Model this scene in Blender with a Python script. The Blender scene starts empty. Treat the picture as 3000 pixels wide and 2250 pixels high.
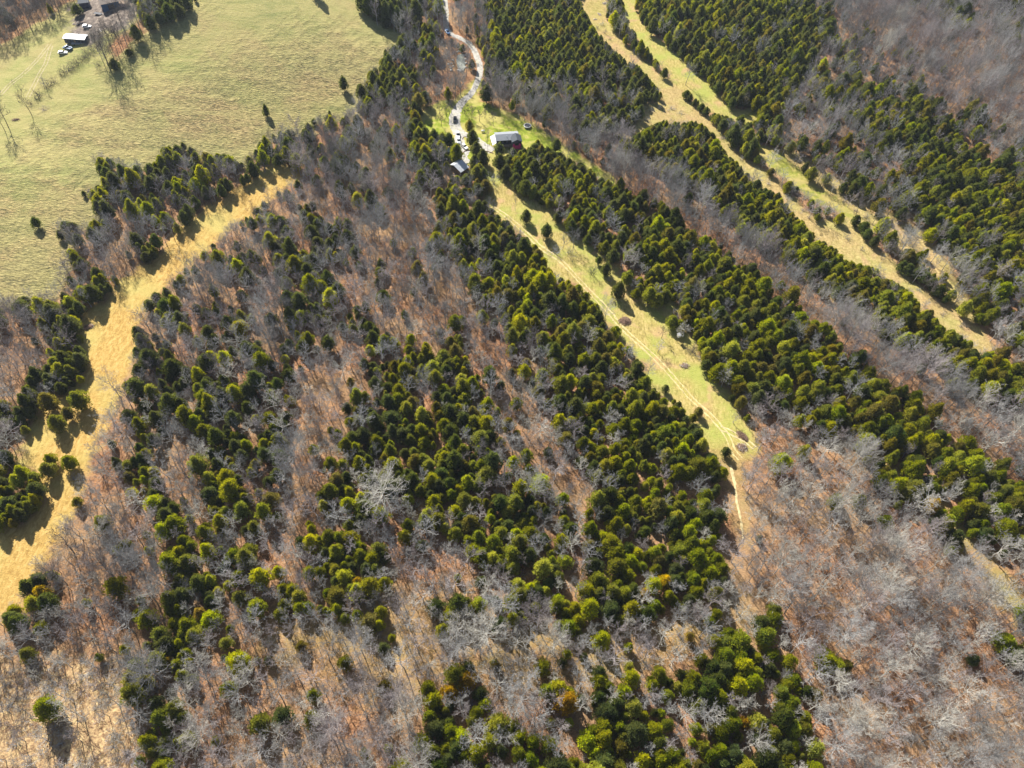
import bpy, bmesh, math, random
import numpy as np
from mathutils import Vector, Matrix, noise as mnoise

C = bpy.context.scene.collection
scene = bpy.context.scene
PI = math.pi

# ------------------------------------------------------------------ camera
CAM_H, FPX = 230.0, 2200.0                 # metres above the house clearing; focal length for a 3000 px wide picture
NX, NY = 1400 - 1500, 2750 - 1125          # where straight down falls, from the picture's centre
ROLL = math.atan2(-NX, NY)
PITCH = PI / 2 - math.atan(math.hypot(NX, NY) / FPX)
FW = np.array([0, math.cos(PITCH), -math.sin(PITCH)])
U0 = np.array([0, math.sin(PITCH), math.cos(PITCH)])
R0 = np.array([1.0, 0, 0])
RV = math.cos(ROLL) * R0 + math.sin(ROLL) * U0
UV = math.cos(ROLL) * U0 - math.sin(ROLL) * R0
cam_data = bpy.data.cameras.new('camera')
cam = bpy.data.objects.new('camera', cam_data)
C.objects.link(cam)
cam_data.sensor_width = 36
cam_data.lens = FPX / 3000 * 36
cam_data.clip_start = 1
cam_data.clip_end = 5000
cam.matrix_world = Matrix(((RV[0], UV[0], -FW[0], 0), (RV[1], UV[1], -FW[1], 0), (RV[2], UV[2], -FW[2], CAM_H), (0, 0, 0, 1)))
scene.camera = cam

# ------------------------------------------------------------------ sky and sun
SUN_AZ, SUN_EL = math.radians(122), math.radians(38)
world = bpy.data.worlds.new('World')
scene.world = world
world.use_nodes = True
wn = world.node_tree
sky = wn.nodes.new('ShaderNodeTexSky')
sky.sky_type = 'NISHITA'
sky.sun_disc = False
sky.sun_elevation = SUN_EL
sky.sun_rotation = PI / 2 - SUN_AZ
bg = wn.nodes['Background']
wn.links.new(sky.outputs[0], bg.inputs[0])
bg.inputs[1].default_value = 0.05
sd = bpy.data.lights.new('sun', 'SUN')
sd.energy = 5.0
sd.angle = math.radians(0.5)
sd.color = (1.0, 0.95, 0.87)
sun = bpy.data.objects.new('sun', sd)
C.objects.link(sun)
sv = Vector((math.cos(SUN_AZ) * math.cos(SUN_EL), math.sin(SUN_AZ) * math.cos(SUN_EL), math.sin(SUN_EL)))
sun.rotation_euler = (-sv).to_track_quat('-Z', 'Y').to_euler()
sun.location = (0, 0, 300)
scene.view_settings.view_transform = 'Standard'
scene.view_settings.look = 'None'
scene.view_settings.gamma = 1
scene.view_settings.exposure = 1.14
scene.cycles.max_bounces = 4
scene.cycles.diffuse_bounces = 2
scene.cycles.transmission_bounces = 2
scene.cycles.volume_bounces = 0

# ------------------------------------------------------------------ terrain and the way from picture to ground
K = 3000 / 2212.0                          # tracing was done on a 2212 px wide copy

def terrain(x, y):
    x = np.asarray(x, float); y = np.asarray(y, float)
    h = 20 * np.exp(-((x + 178) / 88) ** 2 - ((y - 425) / 85) ** 2)
    h = h + 1.2 * np.sin(x / 41 + 1.3) * np.cos(y / 53 + .4) + .5 * np.sin(x / 19 + y / 27)
    return h

def T(x, y): return float(terrain(x, y))

def ray(px, py):
    a = (px * K - 1500) / FPX
    b = -(py * K - 1125) / FPX
    return FW + a * RV + b * UV

def ground(px, py, up=0.0):
    """point of the terrain (lifted by up) seen at a traced spot; returns x, y, ground height"""
    d = ray(px, py)
    z = 0.0
    for _ in range(25):
        t = (z + up - CAM_H) / d[2]
        x, y = d[0] * t, d[1] * t
        z = .5 * z + .5 * T(x, y)
    return x, y, T(x, y)

def project(X, Y, Z):
    V = np.stack([X, Y, Z - CAM_H], -1)
    w = V @ FW
    return (1500 + FPX * (V @ RV) / w) / K, (1125 - FPX * (V @ UV) / w) / K, w

# ------------------------------------------------------------------ traced areas
PASTURE = [(-200, 112), (0, 108), (33, 93), (60, 80), (83, 58), (108, 45), (140, 25), (163, 15), (205, 22), (225, 60), (222, 100), (215, 150), (240, 158), (262, 135), (290, 118), (312, 88), (345, 56), (372, 44), (395, 34), (408, 16), (425, 4), (440, -60),
           (762, -60), (775, 25), (800, 45), (825, 60), (863, 73), (861, 98), (833, 105), (821, 140), (793, 155), (793, 175), (771, 185), (768, 220), (761, 238), (738, 253), (703, 250), (671, 260), (661, 278), (616, 283), (573, 293), (553, 323), (525, 350), (505, 348), (490, 335), (425, 328), (413, 318), (390, 308), (350, 320), (338, 350), (313, 355), (275, 355), (225, 333), (203, 333), (200, 350), (213, 375), (225, 400), (195, 410), (175, 415), (190, 455), (215, 470), (190, 482), (150, 478), (120, 476), (125, 510), (145, 535), (140, 560), (130, 575), (122, 605), (108, 633), (50, 640), (0, 645), (-250, 660)]
STRAW = [(612, 358), (640, 372), (645, 388), (612, 405), (590, 425), (560, 440), (540, 465), (500, 485), (470, 515), (440, 540), (400, 570), (360, 605), (330, 635), (295, 680), (285, 720), (292, 765), (270, 800), (255, 830), (240, 870), (218, 920), (200, 965), (182, 1010), (170, 1050), (150, 1100), (125, 1155), (95, 1205), (70, 1255), (45, 1290), (0, 1325), (-150, 1400),
         (-150, 1165), (8, 1155), (63, 1132), (98, 1085), (88, 1058), (78, 1010), (50, 1008), (43, 1003), (58, 985), (62, 935), (83, 900), (118, 870), (150, 850), (179, 835), (183, 820), (190, 790), (179, 760), (183, 728), (168, 698), (180, 675), (213, 663), (240, 648), (248, 625), (288, 593), (358, 548), (375, 515), (445, 455), (480, 438), (500, 415), (545, 392), (580, 368)]
BRUSH = [(-200, 1440), (60, 1440), (150, 1425), (215, 1440), (262, 1420), (285, 1480), (280, 1560), (282, 1600), (290, 1760), (-200, 1760)]
CLEAR = [(1045, 360), (1062, 352), (1085, 360), (1100, 372), (1108, 400), (1115, 420), (1153, 432), (1198, 462), (1199, 480), (1226, 502), (1256, 525), (1281, 540), (1309, 558), (1325, 572), (1345, 600), (1362, 625), (1372, 652), (1399, 655), (1426, 650), (1450, 650), (1470, 672), (1441, 683), (1448, 703), (1478, 722), (1500, 735), (1500, 765), (1510, 775), (1522, 795), (1544, 823), (1556, 838), (1576, 855), (1581, 880), (1600, 905), (1626, 950), (1630, 975), (1606, 990), (1596, 1010),
         (1600, 1040), (1612, 1100), (1612, 1170), (1600, 1170), (1580, 1100), (1570, 1030), (1560, 985), (1544, 990), (1531, 970), (1516, 930), (1500, 915), (1474, 895), (1462, 885), (1440, 865), (1424, 847), (1394, 830), (1412, 800), (1400, 775), (1379, 768), (1358, 748), (1346, 730), (1336, 710), (1313, 690), (1291, 661), (1276, 648), (1261, 628), (1241, 605), (1206, 600), (1191, 588), (1178, 565), (1156, 527), (1143, 510), (1106, 487), (1062, 450), (1048, 432), (1060, 405), (1052, 385)]
LAWN = [(925, 235), (955, 222), (985, 218), (1000, 205), (1014, 196), (1024, 180), (1034, 172), (1038, 182), (1028, 200), (1032, 222), (1060, 230), (1082, 240), (1106, 248), (1140, 265), (1200, 305), (1260, 345), (1318, 383), (1322, 395), (1290, 378), (1250, 350), (1200, 328), (1165, 310), (1140, 318), (1110, 322), (1095, 335), (1085, 350), (1060, 352), (1030, 350), (1005, 352), (985, 340), (975, 318), (960, 295), (935, 288), (918, 275), (905, 255)]
R1 = [(1249, -60), (1249, 0), (1279, 53), (1290, 68), (1314, 95), (1331, 113), (1350, 130), (1381, 143), (1406, 175), (1419, 190), (1440, 212), (1415, 225), (1389, 222), (1382, 262), (1345, 292), (1360, 300), (1400, 275), (1430, 262), (1501, 262), (1526, 275), (1551, 302), (1571, 330), (1594, 352), (1606, 372), (1631, 385), (1656, 410), (1684, 420), (1704, 448), (1734, 478), (1764, 515), (1795, 530), (1819, 550), (1834, 566), (1870, 572), (1899, 580), (1904, 598), (1939, 612), (1972, 634), (1982, 650), (2014, 655), (2017, 675), (2034, 703), (2059, 716), (2097, 730), (2117, 755),
      (2140, 752), (2134, 740), (2109, 708), (2072, 688), (2049, 664), (2007, 640), (1972, 612), (1949, 590), (1924, 566), (1897, 544), (1872, 512), (1834, 473), (1809, 482), (1780, 480), (1754, 480), (1730, 450), (1697, 415), (1656, 375), (1619, 350), (1589, 323), (1564, 295), (1536, 265), (1516, 250), (1489, 225), (1464, 195), (1431, 168), (1406, 145), (1381, 120), (1346, 98), (1331, 75), (1324, 55), (1306, 40), (1306, -60)]
R2 = [(1340, -60), (1346, 0), (1351, 38), (1354, 55), (1371, 68), (1396, 100), (1404, 115), (1434, 145), (1451, 160), (1464, 190), (1491, 200), (1516, 222), (1536, 240), (1556, 247), (1581, 258), (1606, 270), (1624, 265), (1644, 250), (1636, 238), (1581, 240), (1564, 220), (1544, 200), (1506, 160), (1476, 133), (1439, 100), (1411, 83), (1394, 60), (1376, 38), (1368, 15), (1372, -60)]
R3 = [(1640, 318), (1659, 320), (1684, 333), (1734, 375), (1772, 412), (1800, 425), (1849, 462), (1885, 492), (1870, 500), (1834, 470), (1800, 445), (1760, 435), (1734, 412), (1692, 378), (1659, 352), (1640, 335)]
R4 = [(1690, 328), (1720, 335), (1780, 375), (1835, 412), (1884, 440), (1934, 470), (1984, 503), (2022, 540), (2060, 600), (2090, 655), (2112, 690), (2095, 695), (2060, 665), (2020, 620), (1990, 590), (1950, 555), (1915, 520), (1880, 480), (1850, 455), (1800, 418), (1772, 405), (1734, 370)]
PATH = [(1878, 985), (1935, 1030), (2000, 1080), (2062, 1150), (2120, 1205), (2165, 1270), (2212, 1325), (2260, 1380)]
YARD = [(150, 15), (175, 8), (200, -5), (260, -30), (300, 20), (262, 60), (225, 70), (215, 90), (190, 92), (150, 80), (160, 50), (170, 30)]
DRYBOTTOM = [(1130, 1340), (1400, 1330), (1520, 1300), (1560, 1260), (1600, 1330), (1560, 1400), (1400, 1440), (1250, 1470), (1130, 1470), (800, 1480), (560, 1420), (600, 1340), (800, 1300)]
POND = [(989, 115), (996, 113), (1002, 121), (1005, 132), (1004, 147), (999, 155), (990, 150), (987, 140), (986, 128)]

SHEDROOM = [(966, 350), (996, 342), (1016, 352), (1014, 372), (992, 382), (974, 374)]
HOUSEROOM = [(1052, 285), (1130, 285), (1130, 325), (1060, 325)]
ROADROOM = [(952, -45), (952, 0), (953, 43), (956, 63), (968, 82), (990, 92), (1006, 100), (1016, 112), (1024, 130), (1028, 146), (1026, 160), (1018, 178), (1004, 200), (990, 218), (980, 232), (974, 262), (990, 262), (1000, 236), (1010, 222), (1026, 206), (1038, 184), (1046, 160), (1046, 140), (1040, 120), (1030, 100), (1014, 83), (994, 73), (978, 66), (973, 43), (972, 0), (972, -45)]
DRIVEROOM = [(978, 250), (1000, 250), (1020, 300), (1010, 350), (985, 320), (975, 290)]
HUTROOM = [(958, 312), (976, 312), (974, 335), (958, 335)]

# canopy cover of cedars and of bare trees, tenths, 40 columns across and 30 rows down the picture
GC_ = """
1100034100 0000635018 8970158875 9521001424
0000000000 0000024217 8881528586 8632100001
0000000000 0000383006 6767441788 4543111000
0000000000 0000631002 6667764388 2436531000
0000000000 0001334000 2466643756 5224664310
0000000000 4441126400 4413888574 3154687632
0002334543 4511336243 8852378862 2141358762
0002444450 0333535761 8874358875 5111278885
0102054340 2453212884 3477764485 7611445887
0123135012 3553113689 7437866435 7750325898
0013250223 3542213399 8434777744 5885333568
1124101234 2542115378 9843558884 3588553245
1243004434 2533343653 7780027776 5348762433
0153014334 2421446743 5775115677 8324777434
0352034555 4311475875 6888300777 8742268865
0440143356 5304588775 3268871144 8656863456
4330142354 4203578856 2267765121 3656776546
4030242665 4124777765 2245867210 1124687421
4541442565 4156688886 5236777510 1122688653
6501334464 3257437787 6426766400 0011247776
5300124564 2365234476 6517768711 0001236654
0000113466 2367552357 6417766710 0000111221
0211113466 3468310047 8315887711 0000000010
1421014675 6664212234 7778766311 3100000014
2221124432 4333443233 4343333456 4100000003
1110135633 1122222333 2423543567 4210000037
0000252121 1111114543 2455666777 6510000013
0100143111 2121123666 3546765776 6400000011
0100253012 3100122454 4556566665 5401110002
1000032121 2100124567 4567787665 5300000001
"""
GB_ = """
9951000000 0000232282 0000000013 0368998676
7300000000 0000044361 0000100414 1356999999
0000000000 0000023321 3232112201 5456788999
0000000000 0000025518 3343301100 6563457788
0000000000 0003642101 8753322002 4775323577
0000000000 3447861100 1186110114 3545312256
0003345553 2288653311 0137621014 3346731135
0003456640 0565453221 1116641112 5566521124
0022445530 7446886110 0012124515 2253353213
0043652037 6446885320 1121123664 3112444111
0056630376 5347673510 1123121256 4001355642
5564202675 7457673621 1001210013 6412346554
7640003565 7466564346 3110001112 4751214456
4440034565 7466443246 4311023113 1665221465
3520035444 5565325224 4211000223 2246741133
4410336543 4545411125 4621120023 1343126334
6110545544 4624312144 5622221036 6343321364
3000646423 4845322145 6654121036 7765311366
1003655334 3623211113 4643211236 7776200235
1004655435 5621212113 3552332115 6777731113
2223666445 6523334424 2351231135 7777652344
0035665433 7523435543 3443133135 8888887777
0345556533 6422553542 2444122145 9999997676
3356645324 5445632355 1222232366 6888888876
2256665455 6666676667 6756655544 5888888875
4643465455 7777776666 7544454432 5788887763
5531375666 6578873356 5433322123 4488888776
5410265676 7678775444 6553234224 5588887777
3210155666 7778876435 5433224334 5588887776
4310356566 8787886434 5331112445 5688888887
"""
def parse_grid(s):
    rows = [r.replace(' ', '') for r in s.strip().split('\n')]
    rows = [(r + r[-1] * 40)[:40] for r in rows]
    return np.array([[int(c) for c in r] for r in rows], float)
GC, GB = parse_grid(GC_), parse_grid(GB_)
# the woods bite into the traced areas with their own mixes: polygon, cedar tenths, bare tenths
MIXES = [([(1306, 40), (1324, 55), (1331, 75), (1346, 98), (1381, 120), (1431, 168), (1489, 225), (1536, 265), (1580, 310), (1620, 330), (1600, 280), (1536, 238), (1464, 190), (1434, 145), (1396, 100), (1354, 55), (1346, 0), (1306, 0)], 7.5, 1.5),
         ([(1030, 175), (1100, 190), (1180, 230), (1260, 300), (1340, 330), (1430, 400), (1480, 430), (1470, 470), (1400, 430), (1330, 395), (1260, 342), (1200, 303), (1140, 262), (1082, 238), (1040, 225)], 1.5, 8),
         ([(1062, 0), (1245, 0), (1300, 95), (1310, 180), (1230, 170), (1150, 160), (1065, 130)], 9.5, 0.3),
         ([(1376, 0), (1700, 0), (1740, 60), (1760, 150), (1660, 235), (1580, 225), (1520, 165), (1440, 95)], 9, .5),
         ([(1940, 290), (2060, 280), (2130, 340), (2180, 420), (2230, 470), (2230, 630), (2130, 590), (2040, 520), (2000, 440)], 8.5, 1),
         ([(700, 262), (860, 230), (885, 330), (940, 420), (960, 520), (1010, 640), (980, 640), (880, 560), (840, 430), (640, 440), (600, 430), (640, 330)], 2.5, 6.5),
         ([(1590, 880), (1700, 900), (1850, 960), (1900, 1030), (1800, 1060), (1700, 1080), (1600, 1020)], .5, 6),
         ([(960, 440), (1040, 440), (1180, 570), (1290, 690), (1400, 800), (1500, 920), (1555, 1010), (1562, 1230), (1480, 1300), (1300, 1350), (1220, 1300), (1270, 1120), (1300, 1040), (1230, 900), (1180, 780), (1060, 650), (985, 560)], 8.2, 1.4),
         ([(1110, 400), (1110, 335), (1250, 350), (1330, 395), (1430, 440), (1530, 525), (1640, 600), (1730, 685), (1800, 735), (1880, 805), (1950, 865), (2040, 920), (2120, 990), (2230, 1010), (2230, 1085), (2130, 1070), (2060, 1105), (2000, 1080), (1920, 1010), (1840, 950), (1740, 890), (1640, 850), (1560, 830), (1500, 740), (1440, 680), (1340, 600), (1200, 470)], 6.0, .9),
         ([(1350, 285), (1400, 268), (1500, 262), (1620, 385), (1700, 450), (1760, 515), (1830, 568), (1900, 605), (1980, 655), (2020, 685), (2060, 725), (2120, 755), (2230, 820), (2230, 880), (2100, 855), (2030, 790), (1950, 740), (1850, 670), (1760, 600), (1650, 520), (1600, 480), (1500, 400), (1400, 345)], 8.6, .8),
         ([(1260, 290), (1345, 320), (1400, 355), (1500, 410), (1600, 490), (1650, 530), (1760, 610), (1850, 680), (1950, 750), (2050, 800), (2130, 860), (2230, 890), (2230, 1000), (2120, 960), (2040, 900), (1950, 845), (1880, 785), (1800, 718), (1730, 668), (1640, 580), (1530, 505), (1430, 422), (1330, 378)], .5, 8),
         ([(940, 560), (990, 570), (1060, 690), (1130, 800), (1190, 890), (1260, 960), (1280, 1050), (1240, 1110), (1180, 1010), (1110, 910), (1040, 800), (990, 700), (950, 650)], .9, 5),
         ([(790, 540), (850, 560), (960, 640), (990, 720), (930, 740), (840, 700), (780, 620)], 1.2, 4.5),
         ([(700, 740), (780, 720), (785, 800), (740, 900), (705, 980), (685, 1080), (640, 1180), (610, 1230), (585, 1150), (615, 1050), (650, 950), (675, 860)], .6, 4),
         ([(350, 880), (410, 880), (440, 980), (452, 1100), (400, 1090), (365, 1000)], .7, 4.5),
         ([(560, 1180), (640, 1170), (640, 1260), (570, 1330), (520, 1290)], 1.2, 4),
         ([(820, 1130), (900, 1140), (1000, 1170), (1030, 1250), (990, 1300), (880, 1290), (830, 1240)], .7, 3.2),
         ([(1000, 1060), (1100, 1130), (1180, 1240), (1230, 1330), (1130, 1310), (1040, 1230)], 6.5, 2.5),
         ([(1232, 1130), (1262, 1150), (1262, 1210), (1262, 1290), (1235, 1320), (1205, 1280), (1225, 1200)], .6, 1.6),
         ([(440, 1350), (560, 1335), (800, 1315), (1000, 1325), (1130, 1365), (1350, 1375), (1560, 1275), (1600, 1345), (1480, 1420), (1300, 1440), (1180, 1450), (1000, 1430), (700, 1480), (450, 1460)], 1.3, 4.4),
         ([(1250, 1540), (1330, 1480), (1480, 1440), (1600, 1400), (1700, 1380), (1745, 1460), (1760, 1600), (1750, 1700), (1000, 1700), (1050, 1600), (1180, 1600)], 7, 1.6),
         ([(1560, 1060), (1640, 1050), (1650, 1200), (1620, 1330), (1570, 1330), (1560, 1200)], .5, 3.2)]

def in_poly(px, py, poly):
    px = np.asarray(px, float); py = np.asarray(py, float)
    ins = np.zeros(px.shape, bool)
    n = len(poly)
    for i in range(n):
        x1, y1 = poly[i]; x2, y2 = poly[(i + 1) % n]
        if y1 == y2: continue
        c = ((y1 > py) != (y2 > py)) & (px < (x2 - x1) * (py - y1) / (y2 - y1) + x1)
        ins ^= c
    return ins

def edge_dist(x, y, poly):
    d = np.full(x.shape, 1e9)
    n = len(poly)
    for i in range(n):
        x1, y1 = poly[i]; x2, y2 = poly[(i + 1) % n]
        dx, dy = x2 - x1, y2 - y1
        L = dx * dx + dy * dy + 1e-9
        t = np.clip(((x - x1) * dx + (y - y1) * dy) / L, 0, 1)
        d = np.minimum(d, (x - x1 - t * dx) ** 2 + (y - y1 - t * dy) ** 2)
    return np.sqrt(d)

def to_world(poly): return [ground(a, b)[:2] for a, b in poly]

# ------------------------------------------------------------------ tagging and mesh helpers
def tag(o, label=None, cat=None, group=None, kind=None):
    if label: o['label'] = label
    if cat: o['category'] = cat
    if group: o['group'] = group
    if kind: o['kind'] = kind
    return o

def mesh_from(name, verts, faces, mats, mi=None, smooth=False, tone=None):
    me = bpy.data.meshes.new(name)
    verts = np.asarray(verts, np.float32)
    me.vertices.add(len(verts)); me.vertices.foreach_set('co', verts.ravel())
    ls = np.array([len(f) for f in faces], np.int32)
    idx = np.concatenate([np.asarray(f, np.int32) for f in faces]) if len(faces) else np.zeros(0, np.int32)
    me.loops.add(len(idx)); me.loops.foreach_set('vertex_index', idx)
    me.polygons.add(len(ls))
    st = np.concatenate([[0], np.cumsum(ls)[:-1]]).astype(np.int32)
    me.polygons.foreach_set('loop_start', st)
    for m in (mats if isinstance(mats, (list, tuple)) else [mats]): me.materials.append(m)
    if mi is not None: me.polygons.foreach_set('material_index', np.asarray(mi, np.int32))
    me.polygons.foreach_set('use_smooth', np.full(len(ls), smooth))
    me.update(calc_edges=True)
    if tone is not None:
        a = me.attributes.new('tone', 'FLOAT', 'POINT')
        a.data.foreach_set('value', np.asarray(tone, np.float32))
    return me

def link(name, me, parent=None, loc=None):
    o = bpy.data.objects.new(name, me)
    C.objects.link(o)
    if parent: o.parent = parent
    if loc is not None: o.location = loc
    return o

def empty(name, loc, rz=0.0, sc=(1, 1, 1)):
    o = bpy.data.objects.new(name, None)
    C.objects.link(o)
    o.location = loc; o.rotation_euler = (0, 0, rz); o.scale = sc
    o.empty_display_size = 1
    return o

class MB:
    """collects boxes, prisms and lathes into one mesh"""
    def __init__(s): s.v = []; s.f = []
    def add(s, vs, fs):
        n = len(s.v); s.v += [tuple(v) for v in vs]; s.f += [tuple(i + n for i in f) for f in fs]; return s
    def box(s, x0, x1, y0, y1, z0, z1):
        return s.add([(x0, y0, z0), (x1, y0, z0), (x1, y1, z0), (x0, y1, z0), (x0, y0, z1), (x1, y0, z1), (x1, y1, z1), (x0, y1, z1)],
                     [(3, 2, 1, 0), (4, 5, 6, 7), (0, 1, 5, 4), (1, 2, 6, 5), (2, 3, 7, 6), (3, 0, 4, 7)])
    def slab(s, pts, t):
        """a plate: polygon in space, thickened straight down by t"""
        n = len(pts)
        vs = [tuple(p) for p in pts] + [(p[0], p[1], p[2] - t) for p in pts]
        return s.add(vs, [tuple(range(n)), tuple(reversed(range(n, 2 * n)))] + [(i, i + n, (i + 1) % n + n, (i + 1) % n) for i in range(n)])
    def prism(s, prof, x0, x1):
        """outline in y,z pulled along x"""
        n = len(prof)
        vs = [(x0, a, b) for a, b in prof] + [(x1, a, b) for a, b in prof]
        return s.add(vs, [tuple(reversed(range(n))), tuple(range(n, 2 * n))] + [(i, (i + 1) % n, (i + 1) % n + n, i + n) for i in range(n)])
    def tube(s, a, b, ra, rb, n=8):
        a = Vector(a); b = Vector(b); d = (b - a).normalized()
        u = d.orthogonal().normalized(); w = d.cross(u)
        vs = []
        for p, r in ((a, ra), (b, rb)):
            for k in range(n):
                t = 2 * PI * k / n
                vs.append(p + (u * math.cos(t) + w * math.sin(t)) * r)
        return s.add(vs, [tuple(reversed(range(n))), tuple(range(n, 2 * n))] + [(k, (k + 1) % n, (k + 1) % n + n, k + n) for k in range(n)])
    def torus(s, R, r, z, n=32, m=8):
        vs = []; fs = []
        for i in range(n):
            for j in range(m):
                a, b = 2 * PI * i / n, 2 * PI * j / m
                vs.append(((R + r * math.cos(b)) * math.cos(a), (R + r * math.cos(b)) * math.sin(a), z + r * math.sin(b)))
                fs.append((i * m + j, ((i + 1) % n) * m + j, ((i + 1) % n) * m + (j + 1) % m, i * m + (j + 1) % m))
        return s.add(vs, fs)
    def build(s, name, mat, parent=None, smooth=False, bevel=0):
        me = mesh_from(name, s.v, s.f, mat, smooth=smooth)
        o = link(name, me, parent)
        if bevel:
            b = o.modifiers.new('bevel', 'BEVEL'); b.width = bevel; b.segments = 2; b.limit_method = 'ANGLE'
        return o

# ------------------------------------------------------------------ materials
def new_mat(name, rough=.85, spec=.2):
    m = bpy.data.materials.new(name)
    m.use_nodes = True
    nt = m.node_tree
    b = nt.nodes['Principled BSDF']
    b.inputs['Roughness'].default_value = rough
    b.inputs['Specular IOR Level'].default_value = spec
    return m, nt, b

def N(nt, t, **kw):
    n = nt.nodes.new(t)
    for k, v in kw.items(): setattr(n, k, v)
    return n

def noise_node(nt, vec, scale, detail=3, rough=.5, dist=0.0):
    n = N(nt, 'ShaderNodeTexNoise')
    n.inputs['Scale'].default_value = scale; n.inputs['Detail'].default_value = detail
    n.inputs['Roughness'].default_value = rough; n.inputs['Distortion'].default_value = dist
    if vec is not None: nt.links.new(vec, n.inputs['Vector'])
    return n.outputs['Fac']

def ramp(nt, fac, stops):
    r = N(nt, 'ShaderNodeValToRGB')
    e = r.color_ramp.elements
    e[0].position, e[0].color = stops[0][0], (*stops[0][1], 1)
    e[1].position, e[1].color = stops[-1][0], (*stops[-1][1], 1)
    for p, c in stops[1:-1]:
        k = e.new(p); k.color = (*c, 1)
    nt.links.new(fac, r.inputs[0])
    return r.outputs[0]

def mixc(nt, fac, a, b, mode='MIX'):
    n = N(nt, 'ShaderNodeMix', data_type='RGBA', blend_type=mode)
    for sock, v in ((n.inputs[0], fac), (n.inputs[6], a), (n.inputs[7], b)):
        if isinstance(v, (int, float)): sock.default_value = v
        elif isinstance(v, tuple): sock.default_value = (*v, 1)
        else: nt.links.new(v, sock)
    return n.outputs[2]

def math_node(nt, op, a, b=0.0, clamp=False):
    n = N(nt, 'ShaderNodeMath', operation=op); n.use_clamp = clamp
    for s, v in ((n.inputs[0], a), (n.inputs[1], b)):
        if isinstance(v, (int, float)): s.default_value = v
        else: nt.links.new(v, s)
    return n.outputs[0]

def objpos(nt):
    return N(nt, 'ShaderNodeTexCoord').outputs['Object']

def mapping(nt, vec, scale, rot=0.0):
    n = N(nt, 'ShaderNodeMapping')
    n.inputs['Scale'].default_value = scale
    n.inputs['Rotation'].default_value = (0, 0, rot)
    nt.links.new(vec, n.inputs['Vector'])
    return n.outputs[0]

def plain(name, col, rough=.7, metal=0.0, var=.12, scale=1.5, spec=.3):
    m, nt, b = new_mat(name, rough, spec)
    b.inputs['Metallic'].default_value = metal
    f = noise_node(nt, objpos(nt), scale, 4, .6)
    c = ramp(nt, f, [(.3, tuple(max(0, v * (1 - var)) for v in col)), (.7, tuple(min(1, v * (1 + var)) for v in col))])
    nt.links.new(c, b.inputs['Base Color'])
    return m

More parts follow.
